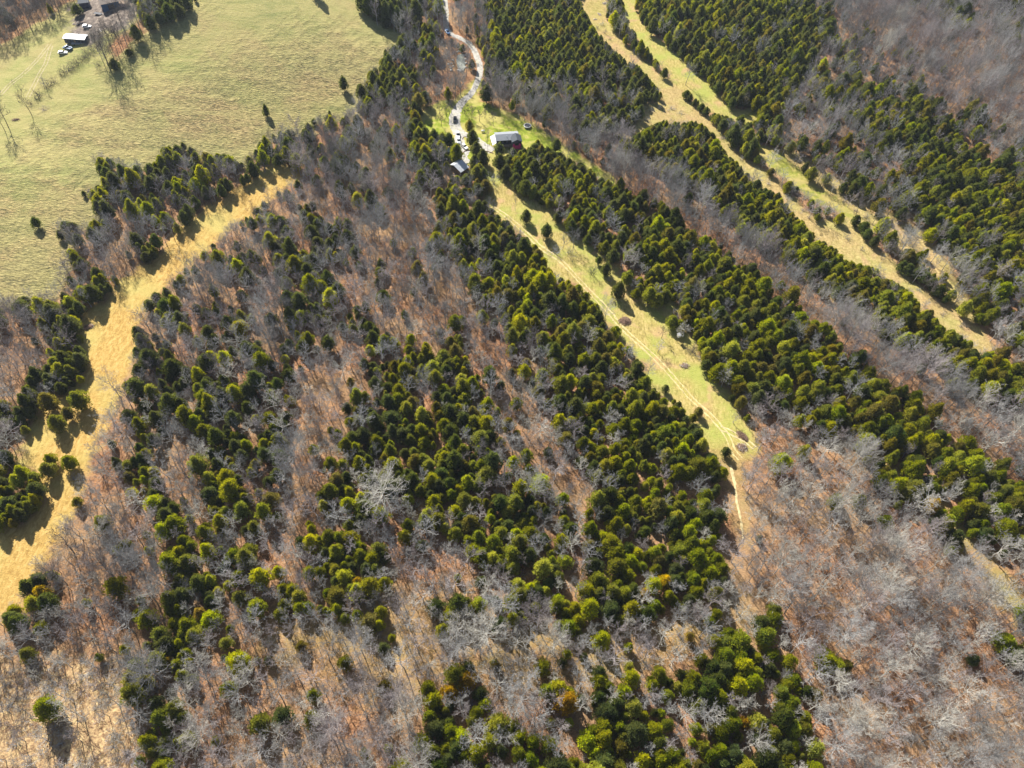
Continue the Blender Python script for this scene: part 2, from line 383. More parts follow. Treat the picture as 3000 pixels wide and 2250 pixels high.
def ground_material():
    m, nt, b = new_mat('ground', .95, .05)
    L = nt.links
    P = objpos(nt)
    A1 = N(nt, 'ShaderNodeAttribute', attribute_name='cover_a').outputs['Color']
    A2 = N(nt, 'ShaderNodeAttribute', attribute_name='cover_b').outputs['Color']
    s1 = N(nt, 'ShaderNodeSeparateColor'); L.new(A1, s1.inputs[0])
    s2 = N(nt, 'ShaderNodeSeparateColor'); L.new(A2, s2.inputs[0])
    n_s = noise_node(nt, P, 2.2, 3, .65)
    n_m = noise_node(nt, P, .45, 4, .6)
    n_l = noise_node(nt, P, .045, 4, .55)
    n_x = noise_node(nt, P, .016, 3, .5)
    # leaf litter, redder in the lower woods
    litter = ramp(nt, n_s, [(.32, (.045, .02, .012)), (.44, (.20, .09, .045)), (.58, (.42, .22, .105)), (.76, (.68, .42, .23))])
    litter2 = ramp(nt, n_m, [(.36, (.10, .05, .03)), (.52, (.32, .175, .095)), (.72, (.54, .34, .20))])
    wood = mixc(nt, .45, litter, litter2)
    wood = mixc(nt, ramp(nt, n_l, [(.4, (0, 0, 0)), (.62, (.55, .55, .55))]), wood, (.34, .24, .13))
    # pasture
    g1 = ramp(nt, n_l, [(.3, (.20, .225, .065)), (.48, (.29, .285, .09)), (.62, (.36, .29, .115)), (.75, (.42, .29, .14))])
    tus = noise_node(nt, mapping(nt, P, (.5, 1.25, 1), math.radians(28)), .95, 4, .62, .6)
    g2 = ramp(nt, tus, [(.38, (.04, .036, .025)), (.46, (.15, .13, .055)), (.54, (.31, .255, .10)), (.66, (.46, .37, .17))])
    past = mixc(nt, s2.outputs[1], g1, g2)                      # tussocky where cover_b green is high
    past = mixc(nt, ramp(nt, n_x, [(.36, (.45, .45, .45)), (.5, (0, 0, 0))]), past, (.25, .30, .07))
    past = mixc(nt, math_node(nt, 'MULTIPLY', ramp(nt, n_l, [(.46, (0, 0, 0)), (.6, (.7, .7, .7))]), s2.outputs[1]), past, ramp(nt, tus, [(.40, (.06, .04, .025)), (.5, (.32, .205, .095)), (.64, (.54, .37, .18))]))
    mow = noise_node(nt, mapping(nt, P, (.012, .16, 1), math.radians(-24)), 1.0, 4, .65, .4)
    past = mixc(nt, math_node(nt, 'MULTIPLY', ramp(nt, mow, [(.42, (0, 0, 0)), (.6, (.8, .8, .8))]), .8), past, (.42, .36, .14))
    past = mixc(nt, ramp(nt, mow, [(.3, (.55, .55, .55)), (.42, (0, 0, 0))]), past, (.17, .18, .055))
    past = mixc(nt, .25, past, ramp(nt, n_s, [(.3, (.13, .12, .05)), (.7, (.58, .52, .27))]))
    # straw field
    sg = noise_node(nt, mapping(nt, P, (1, .45, 1), math.radians(-38)), .9, 4, .65, .8)
    straw = ramp(nt, sg, [(.3, (.29, .17, .048)), (.5, (.45, .295, .09)), (.68, (.57, .395, .145))])
    straw = mixc(nt, ramp(nt, noise_node(nt, P, .05, 3, .5), [(.45, (0, 0, 0)), (.66, (.75, .75, .75))]), straw, (.43, .37, .12))
    # brown grassy clearings
    cl = ramp(nt, noise_node(nt, mapping(nt, P, (1, .4, 1), math.radians(40)), 1.1, 4, .65, .5), [(.3, (.20, .16, .055)), (.5, (.38, .305, .10)), (.7, (.52, .40, .17))])
    cl = mixc(nt, ramp(nt, noise_node(nt, P, .07, 4, .55), [(.42, (0, 0, 0)), (.6, (.8, .8, .8))]), cl, (.31, .34, .075))
    cl = mixc(nt, ramp(nt, noise_node(nt, P, .1, 3, .5, .5), [(.56, (0, 0, 0)), (.68, (.7, .7, .7))]), cl, (.46, .29, .16))
    # lawn
    lawn = ramp(nt, n_m, [(.32, (.17, .22, .022)), (.5, (.27, .31, .04)), (.66, (.42, .38, .11))])
    lawn = mixc(nt, ramp(nt, noise_node(nt, P, .06, 4, .6), [(.47, (0, 0, 0)), (.56, (.75, .75, .75))]), lawn, (.44, .37, .13))
    brush = ramp(nt, noise_node(nt, P, .8, 5, .7, 1.0), [(.33, (.13, .075, .045)), (.5, (.38, .25, .13)), (.66, (.62, .46, .23))])
    dirt = ramp(nt, n_m, [(.3, (.10, .085, .075)), (.55, (.22, .18, .15)), (.75, (.42, .36, .29))])
    c = mixc(nt, s1.outputs[0], wood, past)
    c = mixc(nt, s1.outputs[1], c, straw)
    c = mixc(nt, s1.outputs[2], c, cl)
    c = mixc(nt, s2.outputs[0], c, lawn)
    c = mixc(nt, s2.outputs[2], c, mixc(nt, s1.outputs[0], brush, dirt))
    L.new(c, b.inputs['Base Color'])
    # lumps
    h = math_node(nt, 'ADD', math_node(nt, 'MULTIPLY', n_s, .35), math_node(nt, 'MULTIPLY', tus, math_node(nt, 'ADD', math_node(nt, 'MULTIPLY', s2.outputs[1], 2.4), .2)))
    h = math_node(nt, 'ADD', h, math_node(nt, 'MULTIPLY', sg, math_node(nt, 'MULTIPLY', s1.outputs[1], .25)))
    bp = N(nt, 'ShaderNodeBump')
    bp.inputs['Strength'].default_value = .9; bp.inputs['Distance'].default_value = .8
    L.new(h, bp.inputs['Height']); L.new(bp.outputs[0], b.inputs['Normal'])
    return m

def foliage_material(name, dark, light, tip, tip_amount):
    m, nt, b = new_mat(name, .7, .15)
    L = nt.links
    at = N(nt, 'ShaderNodeAttribute', attribute_name='tone').outputs['Fac']
    rnd = N(nt, 'ShaderNodeObjectInfo').outputs['Random']
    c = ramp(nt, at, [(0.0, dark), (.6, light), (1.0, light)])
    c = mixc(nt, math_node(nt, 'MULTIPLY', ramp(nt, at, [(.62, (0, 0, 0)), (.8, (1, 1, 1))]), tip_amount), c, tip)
    hs = N(nt, 'ShaderNodeHueSaturation')
    L.new(math_node(nt, 'ADD', math_node(nt, 'MULTIPLY', math_node(nt, 'FRACT', math_node(nt, 'MULTIPLY', rnd, 13.7)), .4), .82), hs.inputs['Saturation'])
    L.new(math_node(nt, 'ADD', math_node(nt, 'MULTIPLY', rnd, -.045), .52), hs.inputs['Hue'])
    L.new(math_node(nt, 'ADD', math_node(nt, 'MULTIPLY', math_node(nt, 'FRACT', math_node(nt, 'MULTIPLY', rnd, 7.3)), .75), .62), hs.inputs['Value'])
    L.new(c, hs.inputs['Color'])
    L.new(hs.outputs[0], b.inputs['Base Color'])
    tr = N(nt, 'ShaderNodeBsdfTranslucent')
    L.new(mixc(nt, .5, hs.outputs[0], tip), tr.inputs['Color'])
    mx = N(nt, 'ShaderNodeMixShader'); mx.inputs[0].default_value = .48
    L.new(b.outputs[0], mx.inputs[1]); L.new(tr.outputs[0], mx.inputs[2])
    L.new(mx.outputs[0], nt.nodes['Material Output'].inputs['Surface'])
    return m

def bark_material(name, a, b_):
    m, nt, b = new_mat(name, .9, .1)
    rnd = N(nt, 'ShaderNodeObjectInfo').outputs['Random']
    f = noise_node(nt, objpos(nt), 1.3, 3, .6)
    f = math_node(nt, 'ADD', math_node(nt, 'MULTIPLY', f, .6), math_node(nt, 'MULTIPLY', rnd, .4))
    nt.links.new(ramp(nt, f, [(.25, a), (.75, b_)]), b.inputs['Base Color'])
    return m

M_GROUND = ground_material()
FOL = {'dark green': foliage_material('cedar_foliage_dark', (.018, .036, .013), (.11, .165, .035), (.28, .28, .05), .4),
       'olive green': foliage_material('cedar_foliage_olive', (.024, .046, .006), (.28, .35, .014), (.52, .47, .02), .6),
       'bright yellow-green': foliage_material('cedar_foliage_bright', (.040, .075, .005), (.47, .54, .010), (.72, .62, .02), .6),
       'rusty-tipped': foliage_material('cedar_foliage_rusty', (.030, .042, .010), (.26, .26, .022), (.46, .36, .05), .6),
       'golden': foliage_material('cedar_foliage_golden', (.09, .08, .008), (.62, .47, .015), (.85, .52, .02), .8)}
TONES = list(FOL)
BARK = {'grey': bark_material('bark_grey', (.14, .135, .13), (.48, .47, .45)),
        'pale': bark_material('bark_pale', (.33, .315, .28), (.60, .57, .50)),
        'purplish brown': bark_material('bark_brown', (.18, .155, .15), (.47, .42, .41))}
BTONES = list(BARK)
BARK['dark'] = bark_material('bark_dark', (.06, .055, .055), (.17, .155, .15))
M_TRUNK = bark_material('cedar_bark', (.09, .06, .045), (.2, .14, .1))

# ------------------------------------------------------------------ the ground, one sheet cut into its kinds
def build_ground():
    st = 1.25
    xs = np.concatenate([[-3000, -1500, -800, -560], np.arange(-460, 440, st), [540, 800, 1500, 3000]])
    ys = np.concatenate([[-1500, -500, -150], np.arange(-20, 600, st), [680, 900, 1500, 4000]])
    X, Y = np.meshgrid(xs, ys)
    Z = terrain(X, Y)
    px, py, w = project(X, Y, Z)
    rng = np.random.default_rng(3)
    def soft(poly, width, wob=1.5, grow=1.5):
        near = w > 20
        ins = in_poly(px, py, poly) & near
        wp = to_world(poly)
        d = edge_dist(X, Y, wp)
        n1 = np.sin(X * .55 + 1.7 * np.sin(Y * .31)) * np.sin(Y * .47 + 1.3 * np.sin(X * .23)) + .6 * np.sin(X * 1.3 + Y * .9) * np.sin(Y * 1.55 - X * .4)
        sdist = np.where(ins, d, -d) + wob * n1 + grow
        return np.clip(sdist / width + .5, 0, 1)
    pas = soft(PASTURE, 3, 2, 5); strw = soft(STRAW, 3, 1.6, 2)
    clr = np.maximum.reduce([soft(CLEAR, 2.5, 1), .62 * soft(MIXES[9][0], 6, 3), .5 * soft([(a - 14, b + 6) for a, b in PATH] + [(a + 14, b - 8) for a, b in reversed(PATH)], 5, 2), soft(R1, 2.5, .9), soft(R2, 2, .8), soft(R4, 3, 1)])
    lawn = np.maximum(soft(LAWN, 2, .8), .75 * soft(R3, 2, .8))
    lawn = np.maximum(lawn, .6 * soft([(1590, 238), (1640, 240), (1626, 262), (1600, 268)], 2))
    lawn = np.maximum(lawn, .35 * soft([(1262, 0), (1300, 0), (1302, 40), (1285, 50)], 3))
    br = soft(BRUSH, 8, 3); yard = soft(YARD, 5, 3)
    pas = np.maximum(pas, soft(YARD, 4, 1, 6))
    rough1 = soft([(430, 190), (600, 130), (700, 90), (820, 120), (840, 180), (780, 270), (560, 340), (400, 345), (250, 345), (200, 380), (150, 300), (230, 260)], 40, 9, 4)
    rough2 = soft([(-150, 400), (60, 380), (210, 400), (250, 560), (100, 670), (-150, 700)], 26, 8, 4)
    rough3 = soft([(210, 75), (330, 60), (420, 0), (470, 0), (400, 90), (300, 130), (240, 160)], 16, 5, 2)
    tus = np.clip(np.maximum.reduce([.85 * rough1, rough2, .35 * rough3]) + .12, 0, 1) * pas
    dry = soft(DRYBOTTOM, 14, 4)
    gy_ = np.clip((1040 - py) / 90, .25, 1)
    clr = clr * np.where((px > 1480) & (px < 1640), gy_, 1)
    strw = np.maximum(strw, .6 * soft(R2, 2, .8))
    ca = np.stack([pas, strw, np.maximum(clr * (1 - lawn), .28 * dry), np.ones_like(X)], -1)
    tan = np.maximum(.45 * soft(R1, 2.5, .9), .55 * soft(R4, 3, 1)) * (1 - lawn)
    cb = np.stack([lawn, tus, np.maximum.reduce([br, yard, tan]), np.ones_like(X)], -1)
    # small lumps
    lump = rng.normal(0, 1, X.shape)
    Z = Z + lump * (.10 * tus + .03)
    inner = (np.abs(X) < 465) & (Y > -25) & (Y < 605)
    Z = np.where(inner, Z, terrain(X, Y))
    ny, nx = X.shape
    V = np.stack([X, Y, Z], -1).reshape(-1, 3)
    ii = np.arange(ny * nx).reshape(ny, nx)
    F = np.stack([ii[:-1, :-1], ii[:-1, 1:], ii[1:, 1:], ii[1:, :-1]], -1).reshape(-1, 4)
    # class of every face by its first corner
    cls = np.zeros(X.shape, int)
    cls[pas > .5] = 1; cls[strw > .62] = 2; cls[clr > .5] = 3; cls[lawn > .5] = 4; cls[br > .5] = 5; cls[(yard > .5)] = 6
    fc = cls[:-1, :-1].reshape(-1)
    CA = ca.reshape(-1, 4); CB = cb.reshape(-1, 4)
    names = ['woodland_floor', 'pasture', 'straw_field', 'grassy_clearing', 'lawn', 'brushy_ground', 'farmyard_dirt']
    labels = ['leaf-littered woodland floor under the trees', 'rough tussocky pasture at the upper left', 'yellow straw-coloured field winding along the wood on the left', 'mown grassy clearings between the cedar stands', 'bright green lawn around the house', 'tan brushy ground in the bottom left corner', 'dark churned farmyard dirt at the top left']
    for k, nm in enumerate(names):
        f = F[fc == k]
        used, inv = np.unique(f, return_inverse=True)
        f = inv.reshape(-1, 4)
        me = bpy.data.meshes.new(nm)
        me.vertices.add(len(used)); me.vertices.foreach_set('co', V[used].astype(np.float32).ravel())
        me.loops.add(f.size); me.loops.foreach_set('vertex_index', f.astype(np.int32).ravel())
        me.polygons.add(len(f)); me.polygons.foreach_set('loop_start', (np.arange(len(f)) * 4).astype(np.int32))
        me.polygons.foreach_set('use_smooth', np.ones(len(f), bool))
        me.materials.append(M_GROUND)
        me.update(calc_edges=True)
        for an, dat in (('cover_a', CA), ('cover_b', CB)):
            a = me.color_attributes.new(an, 'FLOAT_COLOR', 'POINT')
            a.data.foreach_set('color', dat[used].astype(np.float32).ravel())
        tag(link(nm, me), labels[k], 'ground', kind='structure')
build_ground()

# ------------------------------------------------------------------ ways
def resample(pts, step):
    out = []
    for i in range(len(pts) - 1):
        a, b = pts[max(i - 1, 0)], pts[i]
        c, d = pts[i + 1], pts[min(i + 2, len(pts) - 1)]
        n = max(2, int(math.dist(b, c) / step))
        for k in range(n):
            t = k / n
            out.append(tuple(.5 * ((2 * b[j]) + (-a[j] + c[j]) * t + (2 * a[j] - 5 * b[j] + 4 * c[j] - d[j]) * t * t + (-a[j] + 3 * b[j] - 3 * c[j] + d[j]) * t ** 3) for j in (0, 1)))
    out.append(pts[-1])
    return out

def ribbon(mb, line, widths, off=0.0, lift=.07, jit=.1, seed=1):
    rnd = random.Random(seed)
    pts = resample(line, .8)
    n = len(pts)
    vs = []; fs = []
    for i, p in enumerate(pts):
        q = pts[min(i + 1, n - 1)]; o = pts[max(i - 1, 0)]
        dx, dy = q[0] - o[0], q[1] - o[1]
        l = math.hypot(dx, dy) or 1
        nx_, ny_ = -dy / l, dx / l
        t = i / (n - 1) * (len(widths) - 1)
        w = widths[int(t)] + (widths[min(int(t) + 1, len(widths) - 1)] - widths[int(t)]) * (t - int(t))
        wob = .25 * math.sin(i * .13 + seed)
        cols = 5
        for k in range(cols):
            s = off + wob * .5 + w * (k / (cols - 1) - .5) + (rnd.uniform(-jit, jit) if k in (0, cols - 1) else 0)
            x, y = p[0] + nx_ * s, p[1] + ny_ * s
            vs.append((x, y, T(x, y) + lift - (.05 if k in (0, cols - 1) else 0)))
        if i:
            b = (i - 1) * cols
            for k in range(cols - 1): fs.append((b + k, b + k + 1, b + cols + k + 1, b + cols + k))
    mb.add(vs, fs)

def gravel_material():
    m, nt, b = new_mat('gravel', .95, .1)
    P = objpos(nt)
    c = ramp(nt, noise_node(nt, P, 1.1, 5, .7), [(.3, (.24, .225, .20)), (.5, (.42, .40, .36)), (.7, (.55, .53, .48))])
    c = mixc(nt, ramp(nt, noise_node(nt, P, .25, 3, .6), [(.52, (0, 0, 0)), (.7, (.7, .7, .7))]), c, (.45, .42, .26))
    nt.links.new(c, b.inputs['Base Color'])
    return m
M_GRAVEL = gravel_material()
M_RUT = plain('pale_rut', (.50, .41, .19), .95, var=.3, scale=.9)
M_PAINT_PATH = plain('worn_grass', (.52, .42, .22), .95, var=.3, scale=.6)

def wl(pts): return [ground(a, b)[:2] for a, b in pts]
drive = wl([(962, -45), (961, 0), (962.4, 22), (963, 43), (965, 59), (974, 73), (993, 82), (1010.5, 92), (1022.5, 106), (1031, 124), (1036.6, 141), (1036, 160), (1029, 180), (1016.5, 203), (1000, 219), (991, 232), (984, 247.5), (981.7, 262), (984, 276), (989, 290), (993, 305), (1001, 320), (1010, 330)])
mb = MB()
ribbon(mb, drive, [3.4] * 14 + [3.8, 4.6, 5.8, 5.4, 4.6, 3.6], seed=2, jit=.25)
ribbon(mb, wl([(984, 278), (995, 286), (1008, 293), (1017, 298)]), [5.5, 5.0, 4, 2], lift=.074, seed=5, jit=.25)
ribbon(mb, wl([(1028, 299), (1036, 308), (1048, 318), (1064, 327)]), [3.4, 4.5, 5.5, 5], lift=.074, seed=8, jit=.25)
ribbon(mb, wl([(1008, 328), (1000, 336), (1000, 346), (1008, 354)]), [4, 4.5, 6, 6.5], lift=.078, seed=11, jit=.25)
tag(mb.build('gravel_driveway', M_GRAVEL), 'pale gravel driveway curving down to the house', 'driveway', kind='structure')

track = wl([(1046, 432), (1062, 446), (1084, 460), (1106, 477), (1140, 508), (1169, 535), (1211, 563), (1241, 595), (1266, 623), (1291, 648), (1319, 678), (1344, 708), (1376, 738), (1409, 768), (1431, 790), (1464, 826), (1496, 863), (1531, 895), (1556, 923), (1574, 948), (1583, 972), (1600, 992)])
mb = MB()
ribbon(mb, track, [.9, .5, .8, .45, .9, .6, .5, .7, .4], off=.85, seed=3, jit=.22)
ribbon(mb, track, [.7, .6, .9, .5, .7, .8, .45, .6, .5], off=-.85, seed=4, jit=.22)
tag(mb.build('dirt_track', M_RUT), 'pale two-rut dirt track running down the long clearing', 'track', kind='structure')
mb = MB()
ribbon(mb, wl([(1556, 925), (1572, 930), (1590, 940), (1612, 952), (1630, 968)]), [.6], off=.8, seed=3, jit=.15)
ribbon(mb, wl([(1556, 925), (1572, 930), (1590, 940), (1612, 952), (1630, 968)]), [.6], off=-.8, seed=4, jit=.15)
ribbon(mb, wl([(1578, 1005), (1586, 1043), (1592, 1085), (1602, 1130), (1606, 1165)]), [1.1, .6], seed=7, jit=.2)
tag(mb.build('faint_track', M_PAINT_PATH), 'faint wheel marks forking off into the bare wood', 'track', kind='structure')
mb = MB()
for off in (-.9, .9):
    ribbon(mb, wl([(0, 205), (25, 180), (50, 160), (75, 135), (95, 112), (108, 95)]), [.55], off=off, seed=7, jit=.2)
    ribbon(mb, wl([(60, 210), (85, 160), (100, 135), (110, 100)]), [.5], off=off, seed=9, jit=.2)
tag(mb.build('pasture_track', plain('pasture_rut', (.42, .35, .2), .95)), 'wheel marks across the small field by the farmyard', 'track', kind='structure')

# ------------------------------------------------------------------ tree shapes
def cedar_mesh(seed):
    """height 8, crown radius about 2.5; returns crown and trunk arrays"""
    rnd = random.Random(seed)
    H = 8.0; R = 2.5 * rnd.uniform(.9, 1.08)
    point = rnd.uniform(.55, 1.25)           # >1 pointed, <1 round
    low = rnd.uniform(.08, .18)
    V = []; F = []; tone = []
    def prof(t):                              # t 0..1 up the crown
        return R * (math.sin(PI * min(1, (t * .86 + .14)) ** (.62 + .12 * point)) ** (.75 * point ** .5)) if t < 1 else 0
    lobes = []
    nl = 46
    for k in range(nl):
        t = ((k + rnd.random()) / nl) ** .85
        a = k * 2.39996 + rnd.uniform(-.4, .4)
        rr = prof(t) * rnd.uniform(.52, .84)
        z = H * (low + (1 - low) * t * .93)
        lr = max(.42, .38 * prof(t) * rnd.uniform(.6, 1.35))
        lobes.append((Vector((rr * math.cos(a), rr * math.sin(a), z)), lr, rnd.uniform(-.16, .16)))
    tips = [(Vector((rnd.uniform(-.5, .5), rnd.uniform(-.5, .5), H * rnd.uniform(.88, .99))), rnd.uniform(.35, .6), rnd.uniform(-.1, .2)) for _ in range(rnd.choice([1, 2, 3]))]
    for c, lr, lt in lobes + tips:
        out = Vector((c.x, c.y, 0)); out = out.normalized() if out.length > .1 else Vector((0, 0, 1))
        n = int(16 + 26 * lr)
        for _ in range(n):
            d = Vector((rnd.gauss(0, 1), rnd.gauss(0, 1), rnd.gauss(.25, 1))) + out * .7
            d.normalize()
            p = c + Vector((d.x * lr, d.y * lr, d.z * lr * 1.15)) * rnd.uniform(.7, 1.18)
            ax = (d * .8 + Vector((0, 0, .9)) + Vector((rnd.gauss(0, .35), rnd.gauss(0, .35), rnd.gauss(0, .3)))).normalized()
            sd_ = ax.cross(Vector((rnd.gauss(0, 1), rnd.gauss(0, 1), rnd.gauss(0, 1)))).normalized()
            L = rnd.uniform(.35, .8); W = rnd.uniform(.10, .19)
            b = len(V)
            fold = ax.cross(sd_) * W * .6
            V += [p - ax * L * .3, p + sd_ * W + ax * L * .1 - fold, p + ax * L * .75, p - sd_ * W + ax * L * .1 - fold]
            F += [(b, b + 1, b + 2), (b, b + 2, b + 3)]
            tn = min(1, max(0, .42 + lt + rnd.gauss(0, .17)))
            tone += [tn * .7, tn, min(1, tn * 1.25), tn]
    # inner mass that the sprays hide
    nr, ns = 9, 12
    b = len(V)
    for i in range(nr):
        t = i / (nr - 1)
        for j in range(ns):
            a = 2 * PI * j / ns
            r_ = prof(t * .93) * (.62 + .12 * math.sin(3 * a + i * 1.7 + seed) + rnd.uniform(-.05, .05))
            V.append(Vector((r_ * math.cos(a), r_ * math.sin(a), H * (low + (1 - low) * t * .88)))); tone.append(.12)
    for i in range(nr - 1):
        for j in range(ns):
            F.append((b + i * ns + j, b + i * ns + (j + 1) % ns, b + (i + 1) * ns + (j + 1) % ns, b + (i + 1) * ns + j))
    F.append(tuple(b + j for j in reversed(range(ns))))
    F.append(tuple(b + (nr - 1) * ns + j for j in range(ns)))
    t_ = MB().tube((0, 0, -.4), (.03, .02, H * .45), .19, .09, 7)
    return V, F, tone, t_.v, t_.f

def bare_mesh(seed, H, R, limbs, dens, lean=0.0, upright=.5, shrub=False, twig=.035):
    rnd = random.Random(seed)
    tv, tf, cv, cf = [], [], [], []
    def seg(vs, fs, a, b, ra, rb, n):
        d = (b - a)
        if d.length < 1e-5: return
        d.normalize()
        u = d.orthogonal().normalized(); w = d.cross(u)
        k0 = len(vs)
        for p, r in ((a, ra), (b, rb)):
            for k in range(n):
                t = 2 * PI * k / n
                vs.append(p + (u * math.cos(t) + w * math.sin(t)) * r)
        for k in range(n): fs.append((k0 + k, k0 + (k + 1) % n, k0 + (k + 1) % n + n, k0 + k + n))
    def flat(a, b, w):
        d = (b - a).normalized()
        s = d.cross(Vector((rnd.gauss(0, 1), rnd.gauss(0, 1), rnd.gauss(0, 1)))).normalized() * w
        k0 = len(cv)
        cv.extend([a - s, a + s, b + s * .3, b - s * .3]); cf.append((k0, k0 + 1, k0 + 2, k0 + 3))
    def rv(s): return Vector((rnd.gauss(0, s), rnd.gauss(0, s), rnd.gauss(0, s)))
    def limb(p, d, L, r, lev):
        n = 4 if lev == 1 else 3
        pts = [p]
        dd = d.copy()
        for i in range(n):
            dd = (dd + rv(.16 if lev < 3 else .25) + Vector((0, 0, .10 if not shrub else .02))).normalized()
            q = pts[-1] + dd * (L / n)
            if lev <= 2: seg(cv, cf, pts[-1], q, r * (1 - i / n * .75), r * (1 - (i + 1) / n * .75), 4 if lev == 1 else 3)
            else: flat(pts[-1], q, max(twig * .55, r * (1 - i / n * .6)))
            pts.append(q)
        if lev >= 4: return
        kids = {1: dens[0], 2: dens[1], 3: dens[2]}[lev]
        for k in range(kids):
            t = .22 + .78 * (k + rnd.random()) / kids
            i = min(n - 1, int(t * n)); f = t * n - i
            q = pts[i].lerp(pts[i + 1], min(1, f))
            ax = (pts[i + 1] - pts[i]).normalized()
            side = ax.cross(rv(1)).normalized()
            sp = rnd.uniform(.55, 1.0)
            nd = (ax * (1 - .35 * sp) + side * sp + Vector((0, 0, .22 if not shrub else .05))).normalized()
            limb(q, nd, L * rnd.uniform(.36, .56) * (1.15 - .5 * t), max(twig * .6, r * .42), lev + 1)
    if not shrub:
        th = H * rnd.uniform(.42, .52)
        p = Vector((0, 0, -.5)); r0_ = .012 * H + .045
        pts = [p]
        ld = Vector((math.cos(seed), math.sin(seed), 0)) * lean
        n = 5
        top = H * .86
        for i in range(n):
            q = Vector((ld.x * (i + 1) / n * H + rnd.gauss(0, .12), ld.y * (i + 1) / n * H + rnd.gauss(0, .12), top * (i + 1) / n))
            seg(tv, tf, pts[-1], q, r0_ * (1 - .8 * i / n), r0_ * (1 - .8 * (i + 1) / n), 6)
            pts.append(q)
        for k in range(limbs):
            t = .40 + .58 * ((k + rnd.random() * .6) / limbs)
            i = min(n - 1, int(t * n)); q = pts[i].lerp(pts[i + 1], t * n - i)
            a = k * 2.39996 + rnd.uniform(-.5, .5)
            el = math.radians(12 + 55 * ((t - .4) / .6) * upright * 1.5 + rnd.uniform(-6, 12))
            d = Vector((math.cos(a) * math.cos(el), math.sin(a) * math.cos(el), math.sin(el)))
            L = R * rnd.uniform(.8, 1.1) / max(.45, math.cos(el)) * (1.08 - .45 * (t - .4))
            limb(q, d, min(L, R * 1.35), r0_ * .34, 1)
    else:
        for k in range(limbs):
            a = k * 2.39996 + rnd.uniform(-.4, .4)
            el = math.radians(rnd.uniform(25, 80))
            d = Vector((math.cos(a) * math.cos(el), math.sin(a) * math.cos(el), math.sin(el)))
            q = Vector((rnd.gauss(0, .25 * R), rnd.gauss(0, .25 * R), -.1))
            if k < 3: seg(tv, tf, q, q + d * H * .4, .05, .035, 4)
            limb(q, d, H * rnd.uniform(.7, 1.1), .04, 1)
    return cv, cf, tv, tf

PROTO = bpy.data.collections.new('tree_shapes')     # joined shapes for the far woods; never linked to the scene
SHAPES = {}
def register(kind, key, size, crown, crown_mat, trunk, trunk_mat, tone=None):
    cv, cf = crown; tv, tf = trunk
    cm = mesh_from('crown', cv, cf, crown_mat, tone=tone)
    tm = mesh_from('trunk', tv, tf, trunk_mat, smooth=True)
    n = len(cv)
    jm = mesh_from('whole_tree', list(cv) + list(tv), list(cf) + [tuple(i + n for i in f) for f in tf], [crown_mat, trunk_mat],
                   mi=[0] * len(cf) + [1] * len(tf), tone=(list(tone) + [0] * len(tv)) if tone is not None else None)
    o = bpy.data.objects.new('shape_%03d' % len(PROTO.objects), jm)
    PROTO.objects.link(o)
    SHAPES.setdefault((kind, key), []).append((cm, tm, len(PROTO.objects) - 1, size))

def tonecopy(kind, src_key, key, mat_crown, mat_trunk):
    for cm, tm, idx, size in list(SHAPES[(kind, src_key)]):
        c2 = cm.copy(); c2.materials[0] = mat_crown
        t2 = tm.copy(); t2.materials[0] = mat_trunk
        j2 = PROTO.objects['shape_%03d' % idx].data.copy(); j2.materials[0] = mat_crown; j2.materials[1] = mat_trunk
        o = bpy.data.objects.new('shape_%03d' % len(PROTO.objects), j2)
        PROTO.objects.link(o)
        SHAPES.setdefault((kind, key), []).append((c2, t2, len(PROTO.objects) - 1, size))

for s in range(8):
    V_, F_, tn_, tv_, tf_ = cedar_mesh(100 + s)
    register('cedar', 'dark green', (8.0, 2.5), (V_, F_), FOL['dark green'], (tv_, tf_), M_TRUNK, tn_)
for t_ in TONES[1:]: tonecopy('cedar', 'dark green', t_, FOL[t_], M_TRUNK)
SPECS = {'small': [dict(H=8, R=2.3, limbs=12, dens=(5, 5, 4), upright=.65, twig=.036) for _ in range(5)],
         'mid': [dict(H=12, R=4.0, limbs=14, dens=(6, 5, 5), upright=.55, twig=.036) for _ in range(5)],
         'big': [dict(H=16, R=7.0, limbs=26, dens=(7, 6, 5), upright=.5, twig=.034) for _ in range(3)],
         'shrub': [dict(H=2.6, R=1.6, limbs=12, dens=(4, 3, 2), shrub=True, twig=.03) for _ in range(4)]}
sd0 = 500
for kd, lst in SPECS.items():
    for sp in lst:
        sd0 += 1
        cv, cf, tv, tf = bare_mesh(sd0, lean=random.Random(sd0).uniform(0, .09), **sp)
        register(kd, 'grey', (sp['H'], sp['R']), (cv, cf), BARK['grey'], (tv, tf), BARK['grey'])
    for t_ in BTONES[1:] + ['dark']: tonecopy(kd, 'grey', t_, BARK[t_], BARK[t_])

# ------------------------------------------------------------------ where the trees stand
rng = random.Random(11)
PLACED = []          # dict(kind, tone, x, y, z, r, h, label, special)
HASH = {}
def free(x, y, r, fac):
    cx, cy = int(x // 8), int(y // 8)
    for i in range(cx - 2, cx + 3):
        for j in range(cy - 2, cy + 3):
            for (a, b, q) in HASH.get((i, j), ()):
                if (a - x) ** 2 + (b - y) ** 2 < (fac * (r + q)) ** 2: return False
    return True
def put(kind, tone, x, y, r, h, label=None, rz=None, cat=None):
    HASH.setdefault((int(x // 8), int(y // 8)), []).append((x, y, r if kind != 'big' else r * .45))
    PLACED.append(dict(kind=kind, tone=tone, x=x, y=y, z=T(x, y), r=r, h=h, label=label, rz=rng.uniform(0, 2 * PI) if rz is None else rz))
def at_crown(px, py, h): return ground(px, py, h * .55)[:2]

